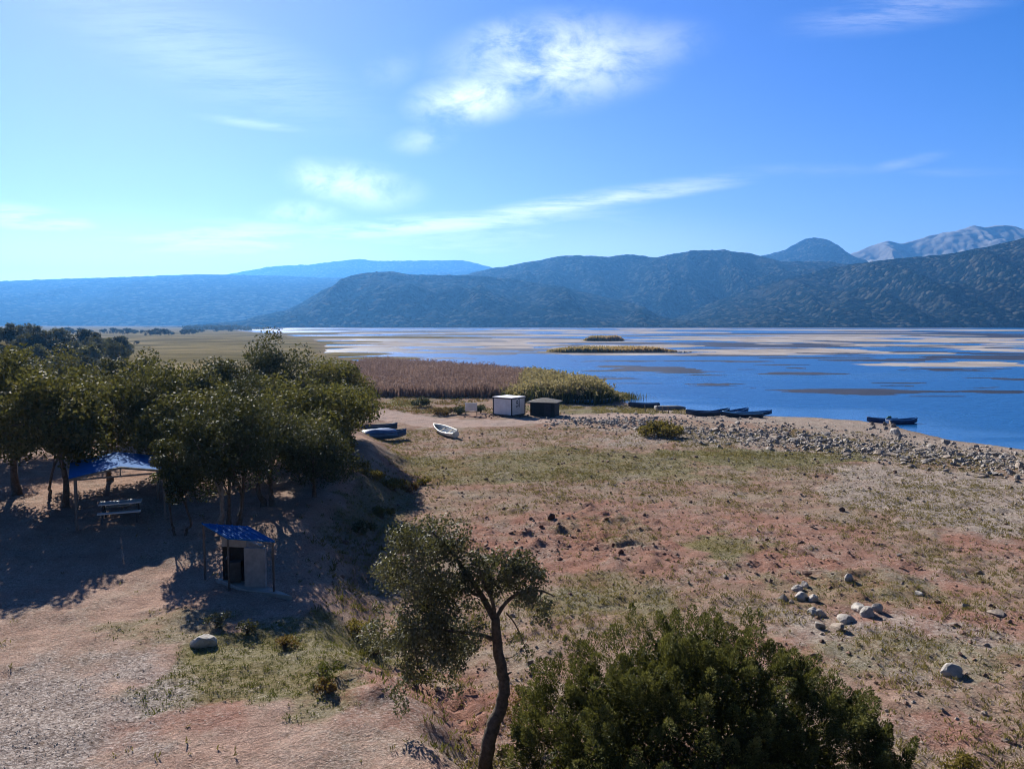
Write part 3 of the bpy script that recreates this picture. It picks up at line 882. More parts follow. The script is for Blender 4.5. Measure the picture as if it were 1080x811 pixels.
G = [
    (12, 39.5, 370, 5.6, 'oak', 'oak with a thick bare reddish trunk at the outer end of the grove', dict(low=.30, tr=.26)),
    (63, 36.6, 373, 5.8, 'oak', 'oak with a straight dark trunk just outside the gabled blue roof', dict(low=.30, tr=.20)),
    (48, 38.6, 402, 3.6, 'dark', 'thin leaning tree behind the straight-trunked oak by the gabled blue roof', dict(low=.34, tr=.09, lean=(.9, .2), nclump=34)),
    (112, 43, 366, 6.6, 'oak', 'wide oak whose crown rises directly behind the gabled blue roof', dict(low=.09)),
    (166, 45, 364, 6.0, 'oak', 'tall oak with orange-tinged top behind the edge of the gabled roof', dict(low=.10)),
    (198, 39.5, 404, 4.8, 'oak', 'oak with a slanting trunk on the pale stony bank between the two shelters', dict(low=.32, lean=(-1.1, .3), tr=.16)),
    (184, 32.7, 436, 2.5, 'dark', 'small dark juniper overlapping the end of the gabled blue roof', dict(low=.24, tr=.06, trunks=2, nclump=44, leaf=.12, name='juniper_tree')),
    (228, 33.2, 404, 4.6, 'dark', 'dark tree with a pale grey trunk right behind the block kiosk', dict(low=.27, tr=.15, bark='grey_bark', leaf=.12, nclump=70)),
    (243, 33.6, 396, 4.9, 'dark', 'dark tree with twin blackish trunks right behind the block kiosk', dict(low=.27, tr=.12, trunks=2, leaf=.12, nclump=75)),
    (279, 37.0, 406, 5.2, 'dark', 'dark forked tree at the top of the shaded bank behind the kiosk', dict(low=.28, tr=.16, trunks=2, leaf=.12, nclump=75)),
    (244, 42.5, 398, 5.4, 'oak', 'olive oak showing above the dark trees behind the kiosk', dict(low=.24)),
    (290, 62, 351, 7.2, 'dark', 'tallest dark tree of the grove with a ragged top against the mud flats', dict(low=.2, leaf=.2, nclump=75)),
    (236, 60, 366, 5.8, 'dark', 'low-topped dark tree next to the tallest tree of the grove', dict(low=.2, leaf=.2)),
    (352, 61, 366, 7.0, 'olive', 'spreading oak at the lake end of the grove in front of the brown reeds', dict(low=.2, leaf=.2, nclump=75)),
    (330, 48, 396, 7.0, 'olive', 'wide yellow-green oak over the shaded bank', dict(low=.16, nclump=85)),
    (362, 55, 398, 5.6, 'olive', 'yellowing tree closest to the tarpaulin-covered blue boat', dict(low=.14, nclump=70)),
    (316, 42.5, 428, 5.0, 'olive', 'dark green tree with a bright yellow bough on the bank edge', dict(low=.2, nclump=70)),
    (22, 51, 358, 7.2, 'oak', 'broad oak behind the thick reddish trunk', dict(low=.12, nclump=75)),
    (138, 60, 359, 6.4, 'dark', 'dark domed tree topping the skyline of the grove near the dry plain', dict(low=.2, leaf=.2)),
    (78, 53, 365, 6.6, 'oak', 'golden-topped oak in the second row behind the gabled roof', dict(low=.08)),
    (200, 53, 371, 6.0, 'oak', 'brownish-topped oak in the middle of the back row', dict(low=.08)),
    (-22, 45, 368, 6.2, 'oak', 'oak standing outermost of the grove and cut off by the edge of the view', dict(low=.24)),
    (266, 49, 384, 5.0, 'dark', 'smooth dark domed juniper in the middle of the grove', dict(low=.2, name='juniper_tree', leaf=.12, nclump=80)),
    (330, 38.8, 440, 4.8, 'dark', 'low dark tree leaning over the shaded bank at the front corner of the grove', dict(low=.2, tr=.12, leaf=.12, nclump=70)),
    (350, 45.0, 448, 3.4, 'olive', 'low yellowing tree on the bank above the row of yellow shrubs', dict(low=.06, nclump=60)),
    (298, 52, 392, 4.6, 'olive', 'light green young oak between the domed juniper and the wide yellow-green oak', dict(low=.2)),
]
for i, (px, Y, top, w, mat, lab, kw) in enumerate(G):
    kw = dict(kw); nm = kw.pop('name', 'oak_tree')
    w *= 1.07
    kw['nclump'] = int(kw.get('nclump', 66) * 1.4); kw.setdefault('per', 104)
    tree_at(px, Y, top, w, mat, lab, nm, seed=200 + i, **kw)
# the bright bough on the bank tree
rg = np.random.default_rng(77)

# ------------------------------------------------------------------ hillock wood and trees on the plain
protos = []
for i in range(5):
    mat = ['far_dark', 'far_oak', 'far_oak', 'far_dark', 'far_oak'][i]
    lab = ['dark round-headed tree in the wood on the low hillock', 'grey-green bushy tree in the wood on the low hillock', 'brownish-green tree in the wood on the low hillock',
           'dark tall tree in the wood on the low hillock', 'pale yellow-green tree in the wood on the low hillock'][i]
    mm = M[mat] if i != 4 else M['olive']
    protos.append(make_tree('hillock_tree', (0, 0, 0), 7.0, [6.4, 6.6, 6.0, 5.0, 6.0][i], mm, lab, 'tree', 'trees of the wood on the hillock', seed=300 + i, leaf=.42, nclump=46, per=60, low=.08))
used = [False] * 5
rg = np.random.default_rng(41)
hz = []
for k in range(15): hz.append((-70 + k * 13.5 + rg.normal(0, 3), 205 + rg.normal(0, 8)))
for k in range(15): hz.append((-66 + k * 13.5 + rg.normal(0, 3), 175 + rg.normal(0, 6)))
for k in range(14): hz.append((-70 + k * 13.5 + rg.normal(0, 3), 148 + rg.normal(0, 6)))
for k in range(6): hz.append((95 + k * 9 + rg.normal(0, 2), 215 + k * 10 + rg.normal(0, 8)))
for px, Y in hz:
    i = int(rg.choice(5, p=[.3, .22, .2, .16, .12]))
    x = x_at(px, Y)
    o = protos[i] if not used[i] else copy_tree(protos[i])
    used[i] = True
    o.location = (x, Y, gz1(x, Y) - .3); s = rg.uniform(.62, 1.05); o.scale = (s * rg.uniform(.9, 1.15), s, s * rg.uniform(.85, 1.05)); o.rotation_euler = (0, 0, rg.uniform(0, 6.28))
for i in range(5):
    if not used[i]: protos[i].location = (x_at(20 + i * 8, 190), 190, gz1(x_at(20 + i * 8, 190), 190))

pt = make_tree('field_tree', (0, 0, 0), 9, 11, M['far_dark'], 'lone round tree out on the dry plain', 'tree', 'scattered trees on the dry plain', seed=340, leaf=.7, nclump=30, per=50, low=.12)
fl = [(73, 760, 1.1), (80, 780, .7), (88, 800, .9), (98, 850, .6), (112, 800, .75), (122, 760, .95), (129, 780, .8), (137, 720, 1.1), (144, 760, .8), (152, 820, .6), (161, 640, .9), (168, 650, 1.05),
      (176, 640, .95), (183, 700, .6), (196, 700, .9), (205, 720, .8), (214, 900, .7), (120, 420, .35), (133, 470, .4), (146, 400, .3), (230, 950, .7), (245, 980, .6)]
for k, (px, Y, s) in enumerate(fl):
    o = pt if k == 0 else copy_tree(pt)
    x = x_at(px, Y); o.location = (x, Y, gz1(x, Y) - .2); o.scale = (s * rg.uniform(.9, 1.3), s, s * rg.uniform(.8, 1)); o.rotation_euler = (0, 0, rg.uniform(0, 6))
# the far wood along the shore that reads as one mass
n = 420
C = []; Rr = []
for k in range(n):
    px = rg.uniform(195, 300) if k < 170 else rg.uniform(300, 1120); Y = rg.uniform(1200, 1500) if k < 170 else rg.uniform(1930, 1985)
    if k < 170 and px > 265: Y += 250
    x = x_at(px, Y); C.append((x, Y, gz1(x, Y) + rg.uniform(1.5, 4))); Rr.append(rg.uniform(3.5, 7))
V, T = clump_leaves(np.array(C), np.array(Rr), 40, 2.2, rg)
tag(link('far_woods', quad_mesh('far_woods', V, T), M['far_dark']), kind='stuff')

# ------------------------------------------------------------------ reeds
def reed_field(name, pts_xy, hgt, mat, rg, width=.10, plume=None, bend=.12, hfun=None):
    n = len(pts_xy); x = pts_xy[:, 0]; y = pts_xy[:, 1]; z = np.maximum(gz(x, y, False), WATER - .3)
    hh = hgt * rg.uniform(.55, 1.15, n) * (.70 + .6 * fbm(x * .2, y * .2, 77, 3))
    if hfun is not None: hh = hh * hfun(x, y)
    P = np.stack([x, y, z], -1)
    a = rg.uniform(0, math.pi, n); s = np.stack([np.cos(a), np.sin(a), np.zeros(n)], -1) * (width * rg.uniform(.6, 1.5, n))[:, None]
    tip = np.stack([rg.normal(0, bend, n) * hh, rg.normal(0, bend, n) * hh, hh], -1)
    V = np.stack([P - s * .5, P + s * .5, P + tip * .62 + s * .55, P + tip], axis=1)
    V[:, 2] = P + tip * .66 + s * .6
    o = tag(link(name, quad_mesh(name, V, np.clip(rg.normal(.5, .2, n), 0, 1)), mat), kind='stuff')
    return P + tip


rg = np.random.default_rng(55)


def in_poly(poly, n, rg):
    poly = np.array(poly); lo = poly.min(0); hi = poly.max(0); out = []
    while sum(len(o) for o in out) < n:
        c = rg.uniform(lo, hi, size=(n, 2)); ins = np.zeros(n, bool)
        for i in range(len(poly)):
            ax, ay = poly[i]; bx_, by_ = poly[(i + 1) % len(poly)]
            cc = (ay > c[:, 1]) != (by_ > c[:, 1])
            xx = (bx_ - ax) * (c[:, 1] - ay) / (by_ - ay if by_ != ay else 1e-9) + ax
            ins ^= cc & (c[:, 0] < xx)
        out.append(c[ins])
    return np.concatenate(out)[:n]


RB = [at(378, 418), at(430, 419), at(480, 420), at(515, 420), at(545, 418), at(575, 412), (9, 150), (4, 172), (-12, 194), (-36, 216), (-40, 190)]
pts = in_poly(RB, 30000, rg)
pts = np.concatenate([pts, in_poly(RB[:6] + [at(560, 405), at(380, 408)], 6000, rg)])
tips = reed_field('brown_reed_bed', pts, 1.85, M['reed_brown'], rg, .15, bend=.2)
sel = tips[rg.random(len(tips)) < .12]
V, T = clump_leaves(sel, np.full(len(sel), .18), 4, .26, rg, up=-.3)
tag(link('brown_reed_plumes', quad_mesh('brown_reed_plumes', V, T), M['reed_brown']), kind='stuff')
GB = [at(540, 422), at(560, 425), at(600, 425), at(635, 423), at(652, 418), (17.5, 124), (12, 136), (4, 150), (1, 128)]
pts = in_poly(GB, 13000, rg); pts = pts + rg.normal(0, .8, pts.shape)
tips = reed_field('green_reed_bed', pts, 2.6, M['reed_green'], rg, .15, bend=.2, hfun=lambda x, y: np.clip((18.5 - x) / 6, .3, 1) * np.clip((x + .5) / 3.5, .55, 1))
sel = tips[rg.random(len(tips)) < .42]
V, T = clump_leaves(sel, np.full(len(sel), .26), 6, .34, rg, up=-.3)
tag(link('reed_plumes', quad_mesh('reed_plumes', V, T), M['plume']), kind='stuff')
pts = np.concatenate([np.stack([rg.normal(x_at(652 + 7 * rg.uniform(0, 3), 117 - 0), 1.6, 500), rg.normal(119, 1.5, 500)], -1)])
reed_field('sparse_reeds', pts, 1.3, M['reed_green'], rg, .08, bend=.2)

# islands of reed in the lake
def island(name, px, py, rx_px, ry_m, reed_h, n, mat, seed, rocks=False):
    rg = np.random.default_rng(seed)
    cx, cy = at(px, py, WATER); rx = rx_px * cy / FPX
    mb = MB(); ring = []
    N = 48
    for k in range(N):
        a = 2 * math.pi * k / N; w = 1 + .12 * math.sin(3 * a + seed) + .06 * rg.normal()
        ring.append((cx + rx * w * math.cos(a), cy + ry_m * w * math.sin(a)))
    vs = [(x, y, WATER - .3) for x, y in ring] + [(cx + (x - cx) * .9, cy + (y - cy) * .85, WATER + .25) for x, y in ring] + [(cx, cy, WATER + .4)]
    fs = [(k, (k + 1) % N, N + (k + 1) % N, N + k) for k in range(N)] + [(N + k, N + (k + 1) % N, 2 * N) for k in range(N)]
    mb.add(vs, fs)
    tag(mb.build(name, surf(name + ' soil', (.14, .11, .06), (.24, .19, .11), .3, .95, .2), None, True), kind='structure')
    a = rg.uniform(0, 6.283, n); r = rg.uniform(0, 1, n) ** .5 * .93
    pts = np.stack([cx + np.cos(a) * r * rx, cy + np.sin(a) * r * ry_m], -1)
    hh = reed_h * rg.uniform(.45, 1.15, n) * np.clip(1.15 - (np.abs(pts[:, 0] - cx) / rx) ** 3, .15, 1) * (.55 + .9 * fbm(pts[:, 0] * .12, pts[:, 1] * .3, seed + 60, 3))
    P = np.stack([pts[:, 0], pts[:, 1], np.full(n, WATER + .2)], -1)
    b_ = rg.uniform(0, 3.14, n); s = np.stack([np.cos(b_), np.sin(b_), b_ * 0], -1) * .3
    tip = np.stack([rg.normal(0, .2, n), rg.normal(0, .2, n), hh], -1)
    V = np.stack([P - s, P + s, P + tip * .7 + s, P + tip], 1)
    tag(link(name + '_reeds', quad_mesh(name, V, np.clip((pts[:, 0] - cx) / rx * .35 + .5 + rg.normal(0, .15, n), 0, 1)), mat), kind='stuff')
    return cx, cy, rx


M['island_reed'] = leaf_mat('island reeds', [(.1, (.08, .09, .025)), (.4, (.19, .16, .05)), (.7, (.40, .26, .11)), (.9, (.48, .35, .17))], .45, clump=.05, tcol=(.36, .26, .10))
icx, icy, irx = island('reed_island', 645, 371.8, 74, 6.5, 1.9, 7000, M['island_reed'], 3)
island('small_reed_island', 637, 359.8, 23, 7, 3.0, 3500, M['island_reed'], 4)

# ------------------------------------------------------------------ rocks
def rock_mesh(seed, sub=2, ncut=13, lo=.17):
    rg = np.random.default_rng(seed); bm = bmesh.new(); bmesh.ops.create_icosphere(bm, subdivisions=sub, radius=.5)
    cuts = unit(rg.normal(size=(ncut, 3))); dist = rg.uniform(lo, .42, ncut)
    for v in bm.verts:
        p = np.array(v.co)
        for cN, dd in zip(cuts, dist):
            e = p @ cN - dd
            if e > 0: p = p - cN * e * .92
        p = p + unit(rg.normal(size=(1, 3)))[0] * .018
        v.co = Vector(p)
    bm.normal_update()
    me = bpy.data.meshes.new('rock'); bm.to_mesh(me); bm.free()
    return me


ROCKS = [rock_mesh(500 + i) for i in range(10)]
for i, r_ in enumerate(ROCKS): r_.materials.append(M['rock'] if i % 3 else M['rock_tan'])
PALE = [rock_mesh(540 + i, 3, 16, .29) for i in range(6)]
for r_ in PALE: r_.materials.append(M['rock_pale'])
rg = np.random.default_rng(91)


def rock(px, py, wpx, hpx, label, group=None, mesh=None, z=None, flat=1.0, name='rock'):
    x, y = at(px, py, 0.0)
    for _ in range(3):
        g = gz1(x, y); x, y = at(px, py, g)
    s = wpx * y / FPX
    o = bpy.data.objects.new(name, mesh or ROCKS[int(rg.integers(10))]); COL.objects.link(o)
    hh = hpx * y / FPX
    o.location = (x, y, gz1(x, y) + hh * .12); o.scale = (s * 1.25, s * rg.uniform(.8, 1.1), hh * 1.5)
    o.rotation_euler = (rg.normal() * .12, rg.normal() * .12, rg.uniform(0, 6.28))
    tag(o, label, 'rock', group)
    return o


NAMED = [
    (215, 679, 24, 13, 'rounded pale boulder on the grass in front of the block kiosk'),
    (1003, 712, 20, 13, 'lone grey wedge-shaped rock on stony turf far from the rock cluster'),
    (895, 611, 9, 9, 'upright pale stone beside the red earth hump above the rock cluster'),
    (826, 633, 11, 10, 'squat pale rock standing a little apart at the reed side of the rock cluster'),
    (841, 622, 10, 7, 'low white rock at the upper corner of the rock cluster'),
    (849, 619, 8, 8, 'small upright white rock next to the low white rock of the cluster'),
    (845, 631, 12, 9, 'blocky white rock in the middle of the rock cluster'),
    (857, 633, 10, 9, 'white rock with sharp top touching the blocky white one in the cluster'),
    (858, 647, 13, 7, 'long flat slab-like rock in the rock cluster'),
    (864, 649, 12, 7, 'flat grey rock at the end of the slab-like rock in the cluster'),
    (863, 661, 13, 9, 'tan rock at the lower edge of the rock cluster nearest the juniper'),
    (884, 663, 14, 10, 'dark-faced angular rock at the bottom of the rock cluster'),
    (892, 656, 17, 9, 'largest white rock at the lower side of the rock cluster'),
    (906, 641, 17, 8, 'broad pale rock in the outer trio beside the rock cluster'),
    (915, 648, 15, 9, 'grey shaded rock in the outer trio beside the rock cluster'),
    (925, 643, 11, 8, 'small end rock of the outer trio beside the rock cluster'),
    (969, 627, 9, 5, 'flat pale stone on turf beyond the outer trio of rocks'),
    (1050, 647, 18, 7, 'wide flat tan stone near the red earth streak'),
    (1033, 605, 8, 6, 'dark grey stone standing alone in grey stony ground'),
    (1018, 640, 9, 5, 'small pale stone lying just before the wide flat tan stone'),
    (945, 458, 12, 9, 'large pale boulder on the beach end beside the two moored boats'),
]
for px, py, w, hp, lab in NAMED:
    rock(px, py, w * 1.15, hp * 1.15, lab, mesh=None if 'dark' in lab or 'tan' in lab else PALE[int(rg.integers(6))])
# rubble band between the field and the lake: the largest stones one by one, the small ones as one mass
BAND = [(565, 446, 5), (610, 447, 6), (660, 449, 8), (700, 453, 9), (740, 458, 10), (800, 462, 11), (850, 466, 11), (900, 471, 12), (950, 477, 13), (1000, 482, 13), (1060, 489, 14), (1120, 497, 15)]
BAND = np.array(BAND, float)


def band_point():
    px = rg.uniform(575, 1110) if rg.random() < .25 else rg.uniform(690, 1110)
    c = np.interp(px, BAND[:, 0], BAND[:, 1]); w = np.interp(px, BAND[:, 0], BAND[:, 2])
    return px, c + np.clip(rg.normal(0, .55), -1.25, 1.25) * w


GRPR = 'limestone rocks of the rubble band along the shore'
for k in range(265):
    px, py = band_point()
    s = (4.5 + rg.exponential(2.6)) * (.75 + .4 * (py - 445) / 45); s = min(s, 14)
    rock(px, py, s, s * rg.uniform(.30, .58), 'pale grey limestone rock lying in the rubble band along the lakeshore', GRPR)
for k in range(9):
    rock(925 + rg.uniform(-8, 22), 450 + rg.uniform(-3, 5), rg.uniform(5, 8), rg.uniform(4, 6), 'white stone in the small heap beside the two moored boats', 'white stones beside the two moored boats')


def rock_mass(name, pts, sizes, mat, rg, sub=1):
    base = []
    for s in range(6):
        me = rock_mesh(600 + s, sub); n = len(me.vertices); co = np.zeros(n * 3, np.float32); me.vertices.foreach_get('co', co)
        f = np.array([p.vertices[:] for p in me.polygons]); base.append((co.reshape(-1, 3), f)); bpy.data.meshes.remove(me)
    Vs = []; Fs = []; off = 0
    z = gz(pts[:, 0], pts[:, 1])
    for (x, y), s, zz in zip(pts, sizes, z):
        co, f = base[int(rg.integers(6))]
        a = rg.uniform(0, 6.28); ca, sa_ = math.cos(a), math.sin(a)
        c = co * np.array([s * rg.uniform(.9, 1.5), s, s * rg.uniform(.5, .9)])
        c = np.stack([c[:, 0] * ca - c[:, 1] * sa_ + x, c[:, 0] * sa_ + c[:, 1] * ca + y, c[:, 2] + zz + s * .15], -1)
        Vs.append(c); Fs.append(f + off); off += len(c)
    V = np.concatenate(Vs); F = np.concatenate(Fs)
    me = bpy.data.meshes.new(name); me.from_pydata(V.tolist(), [], F.tolist()); me.update()
    return tag(link(name, me, mat), kind='stuff')


pts = []; sz = []
for k in range(4600):
    px, py = band_point(); py += rg.normal(0, 2.5)
    if k % 9 == 0: px = rg.uniform(600, 1080); py = rg.uniform(np.interp(px, [600, 720, 815, 905, 945, 1080], [421, 434, 441, 446, 452, 474]), np.interp(px, BAND[:, 0], BAND[:, 1]))
    if k % 7 == 3: px = rg.normal(650, 32); py = rg.normal(446, 3.2)
    x, y = at(px, py, -.1); pts.append((x, y)); sz.append(.1 + min(.5, rg.exponential(.16)))
rock_mass('shore_rubble', np.array(pts), sz, M['rock'], rg)
# loose stones sown over the field
pts = []; sz = []
while len(pts) < 5200:
    x = rg.uniform(-12, 42); y = 17 + 62 * rg.random() ** 1.4
    if abs(x) > y * .72: continue
    st = float(mask_stony(np.array([x]), np.array([y]))[0]) if len(pts) % 2 else rg.random()
    if rg.random() < .25 + .75 * st:
        pts.append((x, y)); sz.append(min(.34, .05 + rg.exponential(.045)))
P_ = np.array(pts); keep = (shore_dist(P_[:, 0], P_[:, 1]) > 1) & (terrace(P_[:, 0], P_[:, 1]) < .6)
rock_mass('field_stones', P_[keep], np.array(sz)[keep], M['rock_tan'], rg)
pts = np.stack([rg.uniform(-10, 46, 30000), 17 + 62 * rg.random(30000) ** 1.35], -1)
k = (np.abs(pts[:, 0]) < pts[:, 1] * .72) & (terrace(pts[:, 0], pts[:, 1]) < .6) & (shore_dist(pts[:, 0], pts[:, 1]) > 4)
pts = pts[k]; k = rg.random(len(pts)) < .16 + .6 * sstep(.45, .65, fbm(pts[:, 0] * .3, pts[:, 1] * .3, 171, 4)) * (.35 + .65 * mask_red(pts[:, 0], pts[:, 1]))
rock_mass('earth_lumps', pts[k], np.minimum(.05 + rg.exponential(.06, k.sum()), .4), M['lump'], rg)
pts = np.array([at(rg.normal(531, 14), rg.normal(440.3, 1.1), -.05) for _ in range(90)])
rock_mass('rubble_heap', pts, rg.uniform(.15, .5, 90), M['lump'], rg)
# gravel of the parking place
pts = np.stack([rg.uniform(-20, -3, 16000), rg.uniform(14, 25, 16000)], -1)
keep = (mask_gravel(pts[:, 0], pts[:, 1]) > rg.random(16000) * .9 + .05)
rock_mass('gravel', pts[keep], rg.uniform(.018, .045, keep.sum()), M['rock'], rg, 1)
# stones on the tip of the reed island
pts = np.stack([icx + irx * rg.uniform(.0, 1.12, 150), icy - 6.2 * np.sqrt(np.clip(1 - rg.uniform(0, .9, 150), 0, 1)) * rg.uniform(.8, 1.05, 150)], -1)
t = (pts[:, 0] - icx) / irx; pts[:, 1] = icy - 6.4 * np.sqrt(np.clip(1 - (t / 1.15) ** 2, 0.01, 1)) + rg.normal(0, .5, 150)
V = rock_mass('island_stones', pts, rg.uniform(.5, 1.1, 150), M['rock'], rg)
for v in V.data.vertices: v.co.z = v.co.z - 0 if v.co.z > WATER - .2 else v.co.z
zz = gz(pts[:, 0], pts[:, 1]); V.location.z = float(WATER + .1 - np.mean(zz))

# dark red clods
CLODM = [rock_mesh(520 + i) for i in range(4)]
for c_ in CLODM: c_.materials.append(M['clod'])
for px, py, w, hp in [(581, 547, 17, 9), (606, 568, 12, 6), (621, 571, 11, 7), (628, 577, 9, 4), (646, 573, 9, 8), (654, 582, 10, 8), (610, 560, 8, 4), (635, 557, 8, 5), (598, 579, 12, 4), (571, 556, 8, 5),
                      (640, 548, 8, 4), (662, 590, 9, 5), (809, 570, 7, 4), (818, 579, 7, 4), (590, 590, 10, 4), (700, 585, 7, 3)]:
    rock(px, py, w * .72, hp * .8, 'dark clod of red earth lying on the churned bare patch', 'clods of red earth on the bare patch', CLODM[int(rg.integers(4))], name='earth_clod')['category'] = 'clod'

# ------------------------------------------------------------------ shrubs, tufts
def shrub(px, py, w, hgt, mat, label, seed, n=900, leaf=.12, name='shrub', z0=0.0, twig=True, Y=None):
    rg = np.random.default_rng(seed)
    x, y = at(px, py, z0)
    for _ in range(4):
        x, y = at(px, py, gz1(x, y))
    root = empty(name, (x, y, gz1(x, y)), label, 'shrub')
    k = max(6, int(n / 60))
    a = rg.uniform(0, 6.283, k); r = rg.uniform(0, 1, k) ** .5
    C = np.stack([np.cos(a) * r * w * .42, np.sin(a) * r * w * .35, hgt * (.25 + .5 * rg.uniform(0, 1, k) * (1 - .6 * r * r))], -1)
    V, T = clump_leaves(C, np.full(k, hgt * .28) * rg.uniform(.7, 1.3, k), 60, leaf, rg, up=.9)
    V[:, :, 2] = np.maximum(V[:, :, 2], -.05)
    link('foliage', quad_mesh('foliage', V, T), mat, root)
    mb = MB()
    for j in range(7):
        e = Vector(C[j % k]) * .8
        limb(mb, [(rg.normal() * .05, rg.normal() * .05, -.1), e * .5 + Vector((0, 0, .1)), e], .03, .01, 5)
    mb.build('stem', M['bark'], root, True)
    return root


shrub(697, 461, 4.6, 1.9, M['yellow'], 'big yellowish bush at the edge of the rubble band near the lake', 1, 2600, .22)
shrub(416, 517, 2.0, .9, M['yellow'], 'yellow shrub at the end of the bank beside the grove', 2, 900, .14, z0=.8)
shrub(432, 519, 1.4, .7, M['rusty'], 'brown shrub at the foot of the bank beside the yellow shrub', 3, 600, .13, z0=.6)
shrub(392, 503, 1.8, .9, M['yellow'], 'dull yellow shrub in the middle of the bank-top row', 4, 800, .14, z0=1.2)
shrub(371, 497, 2.3, 1.1, M['olive'], 'olive yellow shrub touching the grove at the start of the bank-top row', 5, 900, .14, z0=1.4)
shrub(402, 536, 1.5, .8, M['olive'], 'olive shrub low on the shaded bank behind the leaning oak', 20, 600, .13, z0=.6)
shrub(384, 560, 1.3, .7, M['dark'], 'dark shrub half way down the shaded bank behind the leaning oak', 21, 500, .12, z0=.8)
shrub(446, 512, 1.3, .6, M['yellow'], 'small yellow shrub on open soil at the foot of the bank', 22, 450, .12, z0=.2)
shrub(466, 438, 3.6, 1.1, M['rusty'], 'low brown bramble mound beside the dirt track near the white board', 6, 1100, .2)
shrub(484, 437, 1.8, 1.5, M['dark'], 'dark bush between the bramble mound and the white board', 7, 700, .2)
shrub(507, 436, 1.2, 1.2, M['dark'], 'small dark bush just behind the white board', 8, 500, .2)
shrub(443, 429, 2.2, 1.6, M['dark'], 'dark round bush at the edge of the brown reeds', 9, 900, .2)
shrub(545, 775, 1.5, 1.9, M['rusty'], 'thin brownish shrub between the leaning oak trunk and the juniper', 10, 1000, .07)
shrub(1012, 816, .9, .6, M['yellow'], 'small yellow-green shrub at the lower corner of the field', 11, 700, .07)
shrub(300, 684, .9, .45, M['rusty'], 'orange-brown weed clump at the edge of the grass below the kiosk', 12, 420, .07, z0=1.2)
shrub(340, 715, 1.1, .5, M['green_grass'], 'green weed clump on the bank below the kiosk', 13, 420, .07, z0=.9)
shrub(345, 728, .8, .4, M['rusty'], 'dry brown weed clump above the red cutting', 14, 300, .07, z0=.7)
shrub(395, 690, 1.4, .8, M['holm'], 'grey-green weedy bush beneath the oak crown', 15, 600, .08, z0=.3)
shrub(440, 725, 1.3, .7, M['olive'], 'small leafy bush between the red cutting and the oak crown', 16, 600, .08, z0=.2)
shrub(232, 662, 1.0, .6, M['holm'], 'pale grey weed clump in shade before the kiosk slab', 17, 400, .07, z0=1.5)
shrub(262, 668, .8, .5, M['holm'], 'small grey weed clump at the shade edge near the boulder', 18, 300, .07, z0=1.4)
shrub(375, 668, 1.0, .6, M['yellow'], 'yellowish weed clump at the edge of the deep shade', 19, 420, .08, z0=.6)


def tufts(name, n, region, maskf, mat, rg, hgt, width, blades=7, power=1.0):
    x0, x1, y0, y1 = region
    X = rg.uniform(x0, x1, n * 3); Y = y0 + (y1 - y0) * rg.random(n * 3) ** power
    k = (np.abs(X) < Y * .76 + 3)
    X, Y = X[k], Y[k]
    mk = maskf(X, Y); k = rg.random(len(X)) < mk
    X, Y = X[k][:n], Y[k][:n]
    Z = gz(X, Y); m_ = len(X)
    P = np.repeat(np.stack([X, Y, Z], -1), blades, 0); nn = m_ * blades
    sc = np.repeat(rg.uniform(.5, 1.4, m_), blades)
    P[:, :2] += rg.normal(0, .05, (nn, 2)) * sc[:, None]
    A = unit(np.stack([rg.normal(0, .55, nn), rg.normal(0, .55, nn), np.ones(nn)], -1))
    V = leaf_faces(P, A, hgt * sc * rg.uniform(.6, 1.2, nn), width * rg.uniform(.7, 1.4, nn) * (.6 + .4 * sc), rg)
    T = np.clip(np.repeat(rg.normal(.5, .18, m_), blades) + rg.normal(0, .1, nn), 0, 1)
    tag(link(name, quad_mesh(name, V, T), mat), kind='stuff')


def dry_mask(x, y):
    v = sstep(.42, .66, fbm(x * .38, y * .38, 150, 4)) * .8 + .12
    v = v * (shore_dist(x, y) > 6) * (1 - .8 * mask_gravel(x, y)) * (1 - seg_mask(x, y, ROAD, 3.2)) * (1 - .55 * mask_red(x, y))
    return v


rg = np.random.default_rng(63)
tufts('dry_grass', 34000, (-20, 45, 16, 80), lambda x, y: dry_mask(x, y) * np.where(terrace(x, y) > .6, .015, 1), M['dry_grass'], rg, .14, .028, 6, 1.3)
tufts('green_grass', 24000, (-14, 30, 15, 75), lambda x, y: np.clip(mask_green(x, y) * 1.1 - .08, 0, 1), M['green_grass'], rg, .06, .022, 7, 1.5)
tufts('bank_weeds', 1600, (-12, 3, 15, 52), lambda x, y: np.clip(terrace(x, y) * (1 - terrace(x, y)) * 4, 0, 1) * .7, M['olive'], rg, .2, .03, 7, 1.2)

def patch_tufts(name, n, px0, px1, py0, py1, mat, hgt, width, blades=6):
    P_ = np.array([at(rg.uniform(px0, px1), rg.uniform(py0, py1), -.1) for _ in range(n)])
    k = (shore_dist(P_[:, 0], P_[:, 1]) > 1.5) & (seg_mask(P_[:, 0], P_[:, 1], ROAD, 3.2) < .3) & (fbm(P_[:, 0] * .45, P_[:, 1] * .22, 190, 3) > .5)
    P_ = P_[k]; Z = gz(P_[:, 0], P_[:, 1]); P3 = np.repeat(np.column_stack([P_, Z]), blades, 0); m_ = len(P3)
    P3[:, :2] += rg.normal(0, .2, (m_, 2))
    A = unit(np.stack([rg.normal(0, .6, m_), rg.normal(0, .6, m_), np.ones(m_)], -1))
    V = leaf_faces(P3, A, hgt * rg.uniform(.4, 1.3, m_), width * rg.uniform(.7, 1.4, m_), rg)
    tag(link(name, quad_mesh(name, V, np.clip(rg.normal(.5, .22, m_), 0, 1)), mat), kind='stuff')


